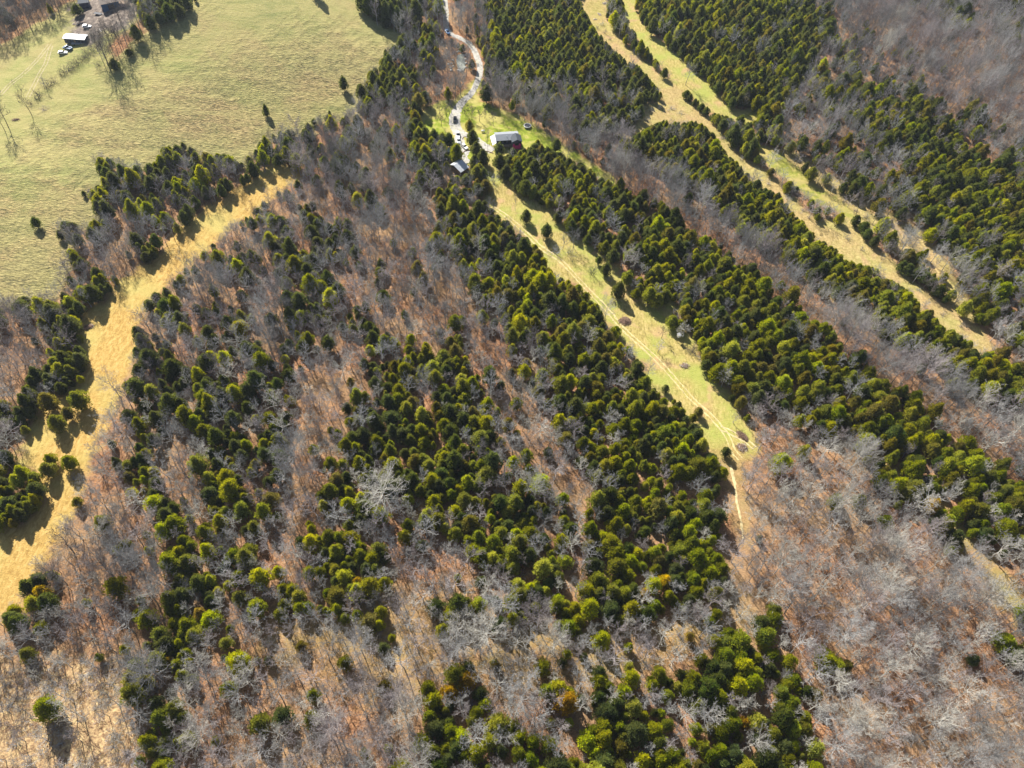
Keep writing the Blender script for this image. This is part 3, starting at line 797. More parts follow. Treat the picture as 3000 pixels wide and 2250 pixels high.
def cedar(px, py, w, label=None, tone=None, h=None, base=False):
    h = h or w * 1.35 + .8
    x, y = ground(px, py)[:2] if base else at_crown(px, py, h)
    put('cedar', tone or rng.choice(['dark green', 'olive green']), x, y, w / 2, h, label)
def bare(px, py, w, h, label=None, tone='grey', base=True):
    x, y = ground(px, py)[:2] if base else at_crown(px, py, h)
    put('big' if w > 9.5 else 'mid' if w > 6 else 'small', tone, x, y, w / 2, h, label)
def shrub(px, py, w, h, label=None, tone='purplish brown'):
    x, y = ground(px, py)[:2]
    put('shrub', tone, x, y, w / 2, h, label)

# trees one can pick out in the photograph
cedar(577, 251, 3.6, 'lone small cedar with a long shadow on the open pasture', 'dark green', 6.5, True)
cedar(744, 196, 4.6, 'lone dark bushy evergreen standing in the pasture beside the tree line', 'dark green', 8, True)
cedar(713, 252, 1.8, 'tiny cedar at the lower edge of the pasture', 'dark green', 3.5, True)
cedar(84, 492, 4.2, 'lone cedar in the rough lower left end of the pasture', 'dark green', 6, True)
cedar(684, -4, 5.5, 'cedar at the top edge casting its shadow down the pasture', 'dark green', 10, True)
bare(18, 275, 9.2, 16, 'tall forked bare tree at the left edge of the pasture', 'dark')
bare(11, 284, 6.5, 14, 'slim bare tree beside the tall forked one at the left edge', 'dark')
bare(69, 250, 6.2, 14, 'tall slender bare tree with a long thin shadow on the pasture', 'dark')
for px, py in [(232, 140), (248, 132), (262, 108), (275, 98), (290, 90), (298, 72), (318, 62), (272, 70), (262, 55), (335, 58), (240, 100), (222, 132)]:
    bare(px, py, rng.uniform(6.5, 9.3), rng.uniform(10, 14), None, rng.choice(['grey', 'dark', 'dark']))
bare(240, 152, 10, 18, 'tall leaning bare tree in the hedgerow clump below the farmyard', 'dark')
bare(257, 124, 8, 16, 'bare tree in the middle of the hedgerow clump below the farmyard', 'dark')
bare(270, 116, 8, 16, 'bare tree at the upper right of the hedgerow clump below the farmyard', 'dark')
bare(226, 120, 8, 13, 'bare tree at the left of the hedgerow clump below the farmyard')
bare(310, 78, 8, 15, 'bare tree between the hedgerow clump and the pasture corner cedars')
bare(300, 60, 8, 14, 'bare tree behind the farm hedgerow facing the pasture', 'pale')
bare(284, 52, 8, 14, 'bare tree behind the farm hedgerow nearest the yard')
bare(330, 40, 8, 14, 'bare tree in the farm hedgerow beside the round cedars')
bare(345, 28, 7, 13, 'bare tree behind the round cedars of the farm hedgerow')
cedar(246, 138, 5, 'small cedar at the foot of the tall leaning bare tree', 'dark green', 6)
cedar(279, 113, 4.6, 'round evergreen bush at the right end of the hedgerow clump', 'dark green', 3.8)
cedar(293, 70, 6.5, 'dark cedar in the farm hedgerow above the pasture corner', 'dark green', 9)
cedar(324, 46, 5.5, 'second cedar up the farm hedgerow', 'dark green', 8)
cedar(343, 38, 5, 'slim cedar in the farm hedgerow', 'dark green', 8)
cedar(363, 24, 8, 'large round cedar in the farm hedgerow', 'dark green', 10)
cedar(385, 22, 6, 'round cedar standing out at the pasture edge of the farm hedgerow', 'dark green', 8)
cedar(380, 4, 6, 'cedar behind the large round one at the top of the farm hedgerow', 'dark green', 9)
cedar(400, 2, 6, 'last cedar of the farm hedgerow at the top edge', 'dark green', 9)
cedar(165, 20, 6, 'lone round cedar in the farmyard', 'dark green', 6)
bare(110, 50, 3, 6, 'small bare tree at the wood edge by the farm field')
for k, (px, py) in enumerate([(67, 226), (79, 214), (84, 209), (101, 190), (108, 186), (117, 177), (133, 163), (142, 158), (150, 152), (157, 146), (163, 143), (172, 137), (180, 130), (186, 124), (193, 117), (200, 112), (212, 143)]):
    shrub(px, py, 3.8 + (k % 3) * .9, 2.8 + (k % 4) * .5, None, 'dark')
bare(101, 193, 4, 6, 'small bare tree in the gap of the pasture hedgerow')
shrub(97, 236, 5, 1.0, 'low bramble patch on the pasture beside the tall slender tree')
for px, py in [(779, 2), (792, 8), (805, 12), (818, 20), (832, 24), (845, 26), (850, 14), (836, 6), (820, 2), (800, -4), (862, 20), (858, 34)]:
    cedar(px, py, rng.uniform(6, 7.5), None, 'dark green', rng.uniform(11, 14))
for px, py in [(60, 1267), (84, 1255), (25, 1338), (38, 1346), (100, 1300)]:
    cedar(px, py, 5, None, 'dark green', 9)
cedar(834, 50, 5, 'pale evergreen bush standing in the shadow below the top cedars', 'dark green', 5)
bare(881, 55, 5, 16, 'tall bare tree between the top cedars and the drive')
cedar(898, 22, 9, 'large round cedar above the creek beside the drive', 'dark green', 13)
# straw field
for px, py, w, tn, lb in [(168, 863, 6.6, 'olive green', 'round cedar at the left edge of the straw field, rightmost of its pair'),
                          (102, 866, 6.6, 'rusty-tipped', 'round cedar at the left edge of the straw field, leftmost of its pair'),
                          (146, 893, 4.4, 'rusty-tipped', 'smaller upper cedar of the close pair in the straw field'),
                          (121, 912, 5.8, 'olive green', 'larger lower cedar of the close pair in the straw field'),
                          (108, 992, 4.0, 'olive green', 'upper one of two stacked cedars in the straw field'),
                          (102, 1014, 5.2, 'olive green', 'lower one of two stacked cedars in the straw field'),
                          (148, 998, 4.8, 'olive green', 'lone cedar nearest the wood in the lower straw field')]:
    cedar(px, py, w, lb, tn)
shrub(162, 1035, 4, 2.5, 'grey twiggy bush below the lone cedar in the straw field', 'grey')
bare(348, 758, 11, 15, 'large dark bare tree leaning over the straw field bend', 'dark')
bare(160, 1195, 9, 13, 'bare tree leaning over the lower straw field', 'dark')
bare(145, 1262, 10, 13, 'wide bare tree at the lower right edge of the straw field', 'dark')
bare(250, 1250, 11, 15, 'broad dark bare tree at the left edge of the wood', 'dark')
bare(310, 1240, 10, 14, 'broad bare tree behind the wood edge at the left')
for px, py in [(290, 890), (262, 935), (255, 985), (250, 1045), (240, 1110), (262, 860), (415, 610), (330, 720)]:
    bare(px, py, rng.uniform(7, 9.4), rng.uniform(12, 14), None, rng.choice(BTONES))
# long clearing by the house
for px, py, w, tn, lb in [(1137, 466, 4.8, 'dark green', 'round cedar beside the track, uppermost of two lone ones'),
                          (1181, 498, 5.2, 'dark green', 'round cedar beside the track, lower of two lone ones'),
                          (1294, 562, 3, 'dark green', 'small dark cedar in the middle of the long clearing'),
                          (1310, 580, 4.6, 'dark green', 'cone-shaped cedar in the middle of the long clearing'),
                          (1356, 600, 5.4, 'olive green', 'cedar among bare bushes at the right edge of the clearing'),
                          (1406, 597, 4.6, 'dark green', 'cedar right of the bare trees in the clearing edge'),
                          (1337, 625, 6, 'dark green', 'greyish cedar with a broad shadow on the clearing'),
                          (1375, 634, 3.8, 'olive green', 'small cedar left of the big cedar clump in the clearing'),
                          (1403, 636, 6.2, 'olive green', 'left cedar of the big clump reaching into the clearing'),
                          (1420, 648, 5.6, 'olive green', 'middle cedar of the big clump reaching into the clearing'),
                          (1436, 638, 5.2, 'olive green', 'right cedar of the big clump reaching into the clearing'),
                          (1425, 604, 2.2, 'olive green', 'small cedar bush above the big clump in the clearing'),
                          (1453, 694, 4.6, 'olive green', 'left cedar of the low group at the right edge of the clearing'),
                          (1468, 702, 4, 'olive green', 'middle cedar of the low group at the right edge of the clearing'),
                          (1485, 692, 4.4, 'rusty-tipped', 'rusty cedar of the low group at the right edge of the clearing'),
                          (1525, 788, 4.2, 'dark green', 'cedar by the small debris heap at the clearing edge'),
                          (1439, 839, 2.6, 'dark green', 'small round cedar on the strip left of the track'),
                          (1456, 868, 1.8, 'olive green', 'tiny cedar on the strip left of the track'),
                          (1466, 875, 2.6, 'dark green', 'second tiny cedar on the strip left of the track'),
                          (1471, 891, 3.8, 'olive green', 'cedar below the tiny ones left of the track'),
                          (1510, 889, 3.2, 'rusty-tipped', 'upper right one of two cedars close beside the track'),
                          (1498, 903, 3.2, 'olive green', 'lower left one of two cedars close beside the track'),
                          (1501, 988, 1.6, 'olive green', 'very small cedar bush in the shade left of the clearing end'),
                          (1569, 976, 3.2, 'dark green', 'lone cedar at the bottom tip of the long clearing')]:
    cedar(px, py, w, lb, tn)
shrub(1199, 545, 6, 4, 'grey bush mass in the shade beside the track', 'grey')
shrub(1231, 549, 5, 3.5, 'brown bush under the bare tree beside the track')
bare(1239, 536, 6.5, 9, 'bare tree right of the track, below the lone cedars', 'grey')
bare(1216, 541, 4, 9, 'slim bare tree right of the track, below the lone cedars', 'grey')
shrub(1277, 592, 5, 5.5, 'dark twiggy bush with a branching shadow in the clearing', 'dark')
shrub(1317, 605, 4, 2.5, 'brown bush below the cone-shaped cedar')
bare(1369, 582, 6.5, 9, 'pale bare tree at the right edge of the long clearing', 'pale')
bare(1385, 602, 5.5, 8, 'second pale bare tree at the right edge of the long clearing', 'pale')
shrub(1321, 656, 3.6, 1.6, 'brown heap-like bush beside the track fork')
bare(1476, 726, 5.5, 6.5, 'pale bare tree below the rusty cedar', 'pale')
bare(1463, 730, 4, 6, 'pale bare tree beside the white deer stand', 'pale')
bare(1429, 731, 3.6, 6.5, 'small lone bare tree in the open clearing', 'dark')
bare(1421, 762, 5, 5.5, 'low reddish bare tree beside the track', 'purplish brown')
shrub(1496, 762, 6, 3, 'dark bush at the right edge of the lower clearing', 'dark')
shrub(1512, 775, 3, 2, 'pale grey bush at the right edge of the lower clearing', 'grey')
bare(1584, 915, 3.6, 5, 'small pinkish tree at the right edge of the clearing tip', 'purplish brown')
# upper right clearings
bare(1481, 184, 7.5, 12, 'lone bare tree between the two upper clearings', 'grey')
cedar(1754, 374, 5.2, 'lone cedar beside the green strip in the upper right', 'olive green')
cedar(1787, 385, 4, 'small bright cedar right of the lone one by the green strip', 'bright yellow-green')
cedar(1600, 262, 5, None, 'dark green')
bare(2062, 622, 10, 12, 'large white-barked tree leaning at the right clearing', 'pale')
bare(2045, 600, 6, 9, 'smaller pale tree left of the large white-barked one', 'pale')
bare(1944, 545, 10, 11, 'wide grey bare tree in the sandy strip at the right', 'grey')
for px, py in [(1950, 574), (1962, 580), (1980, 590), (2000, 600), (2015, 612), (2030, 628)]:
    cedar(px, py, rng.uniform(4.5, 6), None, 'dark green', 6)
for px, py in [(1740, 430), (1765, 445), (1790, 455), (1775, 470), (1800, 470), (1720, 425)]:
    shrub(px, py, 6, 3.6, None, 'purplish brown')
for px, py in [(1850, 475), (1868, 490), (1875, 505), (1890, 520)]:
    cedar(px, py, 4.5, None, 'dark green', 6)
# brush along the upper clearings
for k, (px, py) in enumerate([(1290, 62), (1305, 72), (1318, 85), (1300, 55), (1395, 225), (1408, 240), (1385, 250), (1398, 262), (1370, 275), (1425, 235), (1450, 235), (1470, 245), (1560, 300), (1600, 345), (1660, 398), (1700, 430), (1735, 455), (1830, 515), (1860, 540), (1905, 560), (1940, 590), (1985, 628), (2035, 680), (2075, 705), (1820, 440), (1870, 470), (1910, 492), (1935, 500), (1965, 525), (1990, 545), (2010, 580), (2040, 625), (2065, 650), (1740, 350), (1720, 345), (1775, 372), (1900, 530)]):
    shrub(px, py, rng.uniform(2.2, 4.5), rng.uniform(1.2, 3), None, ['purplish brown', 'grey'][k % 2])
# lawn
for k, (px, py, h) in enumerate([(972, 248, 6.5), (964, 251, 6), (950, 247, 5.5), (976, 246, 6), (1004, 246, 7), (1019, 259, 6), (1036, 262, 6), (1049, 254, 4.5), (1065, 271, 6), (953, 272, 6), (931, 238, 5.5), (1047, 256, 4)]):
    bare(px, py, h * .75, h * 1.1, None, 'dark')
for px, py, w, tn, lb in [(1014, 272, 4.6, 'rusty-tipped', 'brownish round tree on the lawn above the dark cedar'),
                          (1020, 296, 6, 'dark green', 'dark cedar between the parked cars and the lawn'),
                          (1028, 320, 5.2, 'dark green', 'cedar by the driveway fork left of the house'),
                          (1043, 338, 5.8, 'dark green', 'cedar below the driveway left of the house'),
                          (1025, 347, 4.8, 'dark green', 'cedar right of the white-roofed shed'),
                          (1079, 322, 5, 'dark green', 'cedar in front of the left end of the house'),
                          (1080, 350, 6.5, 'dark green', 'large cedar below the left end of the house'),
                          (1093, 370, 5.4, 'dark green', 'cone-shaped cedar at the top of the long clearing'),
                          (1115, 347, 5, 'dark green', 'slim cedar below the right end of the house'),
                          (986, 329, 7, 'olive green', 'large round cedar between the small hut and the parked cars'),
                          (951, 318, 5.4, 'olive green', 'cedar left of the small hut'),
                          (970, 301, 5.4, 'dark green', 'cedar left of the white parked cars'),
                          (938, 296, 6, 'dark green', 'cedar at the lawn corner left of the cars'),
                          (955, 300, 5.5, 'olive green', 'cedar behind the small hut'),
                          (1161, 312, 4, 'olive green', 'small cedar right of the house lawn'),
                          (1202, 313, 5, 'dark green', 'cedar on the strip right of the house'),
                          (1108, 330, 4, 'dark green', 'small cedar before the magenta wall')]:
    cedar(px, py, w, lb, tn)
shrub(1063, 398, 7, 6, 'grey twiggy tree at the top of the long clearing', 'grey')
bare(1053, 332, 2.6, 12, 'very slim tall bare tree beside the house drive', 'grey')
bare(1113, 455, 2.6, 8, 'thin bare tree on the bend of the clearing above the lone cedars', 'grey')
# big bare trees inside the woods
for px, py, w, tn, lb in [(826, 1066, 16.5, 'pale', 'giant spreading bare oak with pale limbs in the middle'),
                          (630, 985, 14.5, 'grey', 'huge rounded grey bare oak left of the giant pale one'),
                          (600, 640, 14, 'grey', 'large rounded bare oak in the dark wood beside the straw field'),
                          (572, 665, 11, 'grey', 'bare oak touching the large rounded one near the straw field'),
                          (816, 490, 14, 'grey', 'large bare oak left of the dense cedar strip'),
                          (1156, 1052, 9.6, 'pale', 'whitish bare tree among cedars right of the giant oak'),
                          (1236, 1175, 6.5, 'pale', 'white dead tree in the dark gap among cedars'),
                          (1051, 1370, 12.5, 'pale', 'pale spreading bare tree below the central cedars'),
                          (1854, 990, 14, 'pale', 'great white-limbed tree at the end of the right cedar stand'),
                          (1990, 1080, 9.4, 'pale', 'pale bare tree below the right cedar stand'),
                          (1481, 1545, 8.6, 'pale', 'pale starburst bare tree among the bottom cedars'),
                          (1198, 1388, 9.8, 'pale', 'pale fan-shaped bare tree at the top of the bottom clearing'),
                          (1388, 1290, 7, 'pale', 'pale bare tree sunk in the lower edge of the cedar strip'),
                          (1601, 1325, 6.6, 'pale', 'pale starburst tree at the right of the bottom gap'),
                          (1456, 1422, 7, 'pale', 'pale bare tree right of centre in the bottom gap'),
                          (1260, 1520, 6.5, 'pale', 'pale bare tree above the bottom edge cedars'),
                          (1145, 1375, 6, 'grey', None), (988, 1400, 11, 'grey', 'wide bare tree in the bottom wood left of the pale spreading one'),
                          (870, 1430, 9, 'grey', None), (780, 1400, 10, 'grey', None), (330, 1450, 11, 'grey', 'rounded grey tree on the corner of the bottom left brush'),
                          (300, 1540, 9, 'grey', 'grey tree right of the bottom left brush'),
                          (430, 1590, 10, 'pale', None), (700, 1540, 9, 'pale', None), (600, 1500, 9, 'grey', None),
                          (1960, 520, 8, 'grey', None), (2110, 880, 8, 'pale', None), (2140, 960, 9, 'pale', None)]:
    x, y = at_crown(px, py, (11 + w * .35))
    put('big' if w > 9.5 else 'mid' if w > 6 else 'small', tn, x, y, w / 2, 8.5 + w * .5, lb)
NSPECIAL = len(PLACED)

def sample_cover():
    """throw trees over everything the picture shows, and a margin round it"""
    r = np.random.default_rng(5)
    n = 150000
    X = r.uniform(-400, 400, n); Y = r.uniform(15, 525, n)
    Z = terrain(X, Y)
    px, py, w = project(X, Y, Z + 4)
    gx, gy, _ = project(X, Y, Z)
    ok = (w > 20) & (px > -70) & (px < 2282) & (py > -45) & (py < 1740)
    X, Y, Z, px, py, gx, gy = (a[ok] for a in (X, Y, Z, px, py, gx, gy))
    u = np.clip(px / 55.3 - .5 + r.normal(0, .16, X.shape), 0, 38.999); v = np.clip(py / 55.3 - .5 + r.normal(0, .16, X.shape), 0, 28.999)
    i, j = u.astype(int), v.astype(int)
    fu, fv = u - i, v - j
    def look(G): return G[j, i] * (1 - fu) * (1 - fv) + G[j, i + 1] * fu * (1 - fv) + G[j + 1, i] * (1 - fu) * fv + G[j + 1, i + 1] * fu * fv
    c, b = look(GC), look(GB)
    c = c * 1.3; b = b * np.where(py > 1150, 1.15, .95)
    for poly, cc, bb in MIXES:
        k = in_poly(px, py, poly)
        c[k] = cc; b[k] = bb
    wob = 2.0 * np.sin(X * .7 + Y * .3) + 1.5 * np.sin(Y * .9 - X * .2)
    closed = np.zeros(X.shape, bool)
    # a tree is left out where its foot or its crown would stand before an open area
    probes = [project(X + a, Y + b_, Z + c_)[:2] for a, b_, c_ in ((0, 0, 0), (0, 0, 2.5), (1, 0, 2), (-1, 0, 2))]
    HM = np.full(X.shape, 99.0)
    for poly in (PASTURE, STRAW, CLEAR, LAWN, R1, R2, R3, YARD, POND, SHEDROOM, HOUSEROOM, DRIVEROOM, HUTROOM, ROADROOM):
        for qx, qy in probes: closed |= in_poly(qx + wob * .6, qy + wob * .6, poly)
        for zz in (4, 5.5, 7, 8.5, 10, 12, 14):
            qx, qy, _ = project(X, Y, Z + zz)
            HM = np.minimum(HM, np.where(in_poly(qx, qy, poly), zz - .8, 99))
    thin = in_poly(gx, gy, R4)
    c[closed] = 0; b[closed] = 0
    c[thin] = .2; b[thin] *= .3
    k = in_poly(gx, gy, BRUSH); c[k] *= .3; b[k] = np.where(gy[k] < 1500, 5, 2.2)
    for gp, gr in ((drive, 3.4), (track, 3.4), (to_world(PATH), 2.1)):
        gp = np.array(resample(gp, 2))
        for q in gp:
            near = (X - q[0]) ** 2 + (Y - q[1]) ** 2 < gr ** 2
            c[near] = 0; b[near] = 0
    return X, Y, px, py, c, b, HM, in_poly(gx, gy, BRUSH)
SX, SY, SPX, SPY, SC, SB, SHM, SBR = sample_cover()
HOUSE_SPOTS = [(-11, 314, 9), (-31, 294.5, 5), (-38.5, 308, 3.2), (-34, 320, 5), (-250, 388, 14), (-249, 420, 12)]
for i in range(len(SX)):
    c, b = SC[i], SB[i]
    tot = c + b
    if tot < .4: continue
    if rng.random() > min(1, (tot / 7.6) ** 1.15): continue
    x, y, px, py = float(SX[i]), float(SY[i]), SPX[i], SPY[i]
    if any((x - a) ** 2 + (y - b_) ** 2 < q * q for a, b_, q in HOUSE_SPOTS): continue
    pc = c / tot
    pc = pc ** 1.15 / (pc ** 1.15 + (1 - pc) ** 1.15 + 1e-9)
    # patchiness: stands of the same kind hang together
    pn = mnoise.noise(Vector((x * .09, y * .09, 3.3))) * .8
    if rng.random() < pc + pn * (1 - abs(2 * pc - 1)):
        r = rng.choice([rng.uniform(1.1, 2.0), rng.uniform(1.8, 2.6), rng.uniform(2.3, 3.3)])
        h = r * rng.uniform(2.1, 3.4) + 1.2
        if h > SHM[i]: r *= (SHM[i] / h) ** .6; h = SHM[i]
        if not free(x, y, r, .60): continue
        fary = py < 430
        if py > 1150: tn = rng.choices(TONES, [16, 36, 40, 5, 2.5])[0]
        elif py > 560 or (px > 1500 and py > 430): tn = rng.choices(TONES, [26, 44, 20, 10, 0])[0]
        else: tn = rng.choices(TONES, [52, 34, 3, 10, 0])[0]
        if px < 850 and py < 1000: tn = rng.choices(TONES, [62, 30, 6, 2, 0])[0]
        if px > 1650 and py > 560: tn = rng.choices(TONES, [18, 42, 22, 16, 1])[0]
        put('cedar', tn, x, y, r, h)
    else:
        deep = b > 6.3
        t = rng.random()
        if deep and t < .10: kd, r, h = 'big', rng.uniform(4.8, 6), rng.uniform(13, 15.5)
        elif t < (.55 if deep else .30): kd, r, h = 'mid', rng.uniform(3.0, 4.4), rng.uniform(10, 13)
        elif t < .9: kd, r, h = 'small', rng.uniform(1.7, 2.8), rng.uniform(6, 9.5)
        else: kd, r, h = 'shrub', rng.uniform(1.2, 2.0), rng.uniform(1.8, 3.2)
        if SBR[i] and rng.random() < .8: kd, r, h = 'shrub', rng.uniform(1.2, 2.6), rng.uniform(1.5, 3)
        if h > SHM[i] and rng.random() > .2: r *= max(.5, (SHM[i] / h) ** .6); h = SHM[i]
        if not free(x, y, r if kd != 'big' else 3.4, .50): continue
        wt = [5, 2, 3] if py > 800 else [6, 1, 4]
        if px > 1600 and py > 950: wt = [4, 4, 2]
        tn = rng.choices(BTONES, wt)[0]
        if px < 240 and py < 130 or (px < 600 and py < 480): tn = rng.choices(BTONES + ['dark'], [3, 0, 1, 3])[0]
        put(kd, tn, x, y, r, h)

# ------------------------------------------------------------------ trees as things, nearest first; the rest as woods
LANDMARKS = [('the giant pale oak', 826, 1066), ('the huge grey oak left of centre', 630, 985), ('the oak by the straw field', 600, 640),
             ('the large oak left of the cedar strip', 816, 490), ('the whitish tree among the cedars', 1156, 1052), ('the white dead tree', 1236, 1175),
             ('the pale spreading tree below centre', 1051, 1370), ('the great white-limbed tree', 1854, 990), ('the pale starburst tree', 1481, 1545),
             ('the pale fan-shaped tree', 1198, 1388), ('the bottom left brush corner', 330, 1450), ('the clearing tip', 1600, 990),
             ('the brush pile in the clearing', 1350, 693), ('the deer stand', 1464, 733), ('the house', 1100, 310), ('the white-roofed shed', 992, 358),
             ('the trampoline', 1140, 271), ('the lone cedar pair by the track', 1160, 480), ('the straw field bend', 300, 700), ('the upper end of the straw field', 620, 375),
             ('the stacked cedars in the straw field', 105, 1005), ('the bottom left corner', 60, 1600), ('the lower left wood edge', 250, 1250), ('the bottom edge left of middle', 640, 1620),
             ('the bottom edge middle', 1080, 1640), ('the bottom right corner', 2160, 1630), ('the bottom edge right of middle', 1750, 1640), ('the right edge below the middle', 2190, 1150),
             ('the faint lower track', 1600, 1130), ('the large white-barked tree', 2062, 610), ('the lone cedar by the green strip', 1754, 374), ('the upper twin clearings', 1420, 160),
             ('the pond', 996, 135), ('the top right corner', 2180, 40), ('the cedar stand at the right edge', 2150, 520), ('the left edge middle', 40, 800),
             ('the wide bare tree at the lower right', 1900, 1300), ('the evergreen at the right edge', 2190, 1400), ('the cedars of the lower middle', 700, 1280)]
lmx = np.array([l[1] for l in LANDMARKS]); lmy = np.array([l[2] for l in LANDMARKS])
ORD = ['nearest', 'second', 'third', 'fourth', 'fifth', 'sixth', 'seventh', 'eighth', 'ninth', 'tenth', 'eleventh', 'twelfth', 'thirteenth', 'fourteenth', 'fifteenth', 'sixteenth', 'seventeenth', 'eighteenth', 'nineteenth', 'twentieth']
DIRS = ['right of', 'above right of', 'above', 'above left of', 'left of', 'below left of', 'below', 'below right of']
for p in PLACED:
    a, b, w = project(np.array([p['x']]), np.array([p['y']]), np.array([p['z'] + p['h'] * .6]))
    p['px'], p['py'], p['w'] = float(a[0]), float(b[0]), float(w[0])
    p['size'] = p['r'] * p['h'] ** .3 / p['w']
    p['in'] = -10 < p['px'] < 2222 and -8 < p['py'] < 1667
CATS = {'cedar': ('cedar_tree', 'cedar tree', 'cedars of the mixed woods'), 'mid': ('bare_tree', 'bare tree', 'leafless trees of the mixed woods'),
        'shrub': ('bare_shrub', 'bare shrub', 'leafless shrubs along the clearings and in the woods')}
CATS['big'] = CATS['small'] = CATS['mid']
TOP = {}
def rank(p): return (0 if (p['label'] or p['spec']) else 1, -p['size'])
for i, p in enumerate(PLACED): p['spec'] = i < NSPECIAL
things, rest = [], []
for cat in ('cedar', 'mid', 'shrub'):
    g = [p for p in PLACED if CATS[p['kind']] is CATS[cat]]
    vis = sorted([p for p in g if p['in']], key=rank)
    lim = 300 if cat != 'shrub' else 110
    things += vis[:lim]; rest += vis[lim:] + [p for p in g if not p['in']]
groups = {}
for p in things:
    if p['label']: continue
    d = (lmx - p['px']) ** 2 + (lmy - p['py']) ** 2
    k = int(np.argmin(d))
    ang = math.degrees(math.atan2(-(p['py'] - lmy[k]), p['px'] - lmx[k])) % 360
    p['lk'] = (k, DIRS[int((ang + 22.5) // 45) % 8], CATS[p['kind']][1], p['tone'])
    p['ld'] = float(d[k])
    groups.setdefault(p['lk'], []).append(p)
for key, g in groups.items():
    g.sort(key=lambda p: p['ld'])
    for n, p in enumerate(g):
        sz = 'small' if p['r'] < (2.0 if p['kind'] == 'cedar' else 2.4) else 'large' if p['r'] > (2.7 if p['kind'] == 'cedar' else 4.2) else 'medium'
        p['label'] = '%s %s %s, %s one %s %s' % (sz, p['tone'], {'cedar tree': 'cedar'}.get(key[2], key[2]), ORD[min(n, 19)], key[1], LANDMARKS[key[0]][0])
        p['label'] = p['label'].replace(' one ' + key[1], ' ' + key[1]) if len(p['label'].split()) > 16 else p['label']
        if len(p['label'].split()) > 16: p['label'] = p['label'].replace(sz + ' ', '')
for p in things:
    lst = SHAPES[(p['kind'], p['tone'])]
    cm, tm, idx, (H0, Rr) = lst[rng.randrange(len(lst))]
    nm, ct, gr = CATS[p['kind']]
    s = p['r'] / Rr
    root = empty(nm, (p['x'], p['y'], p['z']), p['rz'], (s, s * rng.uniform(.92, 1.08), p['h'] / H0))
    tag(root, p['label'], ct, gr)
    link('crown', cm, root)
    link('trunk' if p['kind'] != 'shrub' else 'stems', tm, root)

def instancer(name, pts, label, cat):
    me = bpy.data.meshes.new(name)
    me.vertices.add(len(pts))
    me.vertices.foreach_set('co', np.array([(p['x'], p['y'], p['z']) for p in pts], np.float32).ravel())
    idx, rot, scl = [], [], []
    for p in pts:
        lst = SHAPES[(p['kind'], p['tone'])]
        cm, tm, k, (H0, Rr) = lst[rng.randrange(len(lst))]
        s = p['r'] / Rr
        idx.append(k); rot.append((rng.gauss(0, .03), rng.gauss(0, .03), p['rz'])); scl.append((s, s * rng.uniform(.9, 1.1), p['h'] / H0))
    a = me.attributes.new('pick', 'INT', 'POINT'); a.data.foreach_set('value', np.array(idx, np.int32))
    a = me.attributes.new('turn', 'FLOAT_VECTOR', 'POINT'); a.data.foreach_set('vector', np.array(rot, np.float32).ravel())
    a = me.attributes.new('grow', 'FLOAT_VECTOR', 'POINT'); a.data.foreach_set('vector', np.array(scl, np.float32).ravel())
    o = link(name, me)
    ng = bpy.data.node_groups.new('wood_scatter', 'GeometryNodeTree')
    ng.interface.new_socket('Geometry', in_out='INPUT', socket_type='NodeSocketGeometry')
    ng.interface.new_socket('Geometry', in_out='OUTPUT', socket_type='NodeSocketGeometry')
    gi = ng.nodes.new('NodeGroupInput'); go = ng.nodes.new('NodeGroupOutput')
    ci = ng.nodes.new('GeometryNodeCollectionInfo')
    ci.inputs['Collection'].default_value = PROTO
    ci.inputs['Separate Children'].default_value = True
    ci.inputs['Reset Children'].default_value = True
    ip = ng.nodes.new('GeometryNodeInstanceOnPoints')
    ip.inputs['Pick Instance'].default_value = True
    def attr(nm, dt):
        n = ng.nodes.new('GeometryNodeInputNamedAttribute'); n.data_type = dt; n.inputs['Name'].default_value = nm
        return n.outputs['Attribute']
    e2r = ng.nodes.new('FunctionNodeEulerToRotation')
    L = ng.links
    L.new(gi.outputs[0], ip.inputs['Points']); L.new(ci.outputs[0], ip.inputs['Instance'])
    L.new(attr('pick', 'INT'), ip.inputs['Instance Index'])
    L.new(attr('turn', 'FLOAT_VECTOR'), e2r.inputs[0]); L.new(e2r.outputs[0], ip.inputs['Rotation'])
    L.new(attr('grow', 'FLOAT_VECTOR'), ip.inputs['Scale'])
    L.new(ip.outputs[0], go.inputs[0])
    md = o.modifiers.new('scatter', 'NODES'); md.node_group = ng
    return tag(o, label, cat, kind='stuff')
instancer('distant_cedar_wood', [p for p in rest if p['kind'] == 'cedar'], 'the many further evergreen cedars massed in the woods', 'cedar wood')
instancer('distant_bare_wood', [p for p in rest if p['kind'] in ('mid', 'small', 'big')], 'the many further leafless trees massed in the woods', 'bare wood')
# low twiggy undergrowth on the woodland floor, too dense to count
und = [p for p in rest if p['kind'] == 'shrub']
for i in range(0, len(SX)):
    tot = SC[i] + SB[i]
    if tot > 1 and rng.random() < .03 + .03 * (SB[i] / 9):
        x, y = float(SX[i]), float(SY[i])
        und.append(dict(kind='shrub', tone=rng.choice(['purplish brown', 'purplish brown', 'grey']), x=x, y=y, z=T(x, y), r=rng.uniform(.7, 1.7), h=rng.uniform(.8, 2.2), rz=rng.uniform(0, 6.28)))
instancer('undergrowth', und, 'low leafless undergrowth scattered over the woodland floor', 'undergrowth')

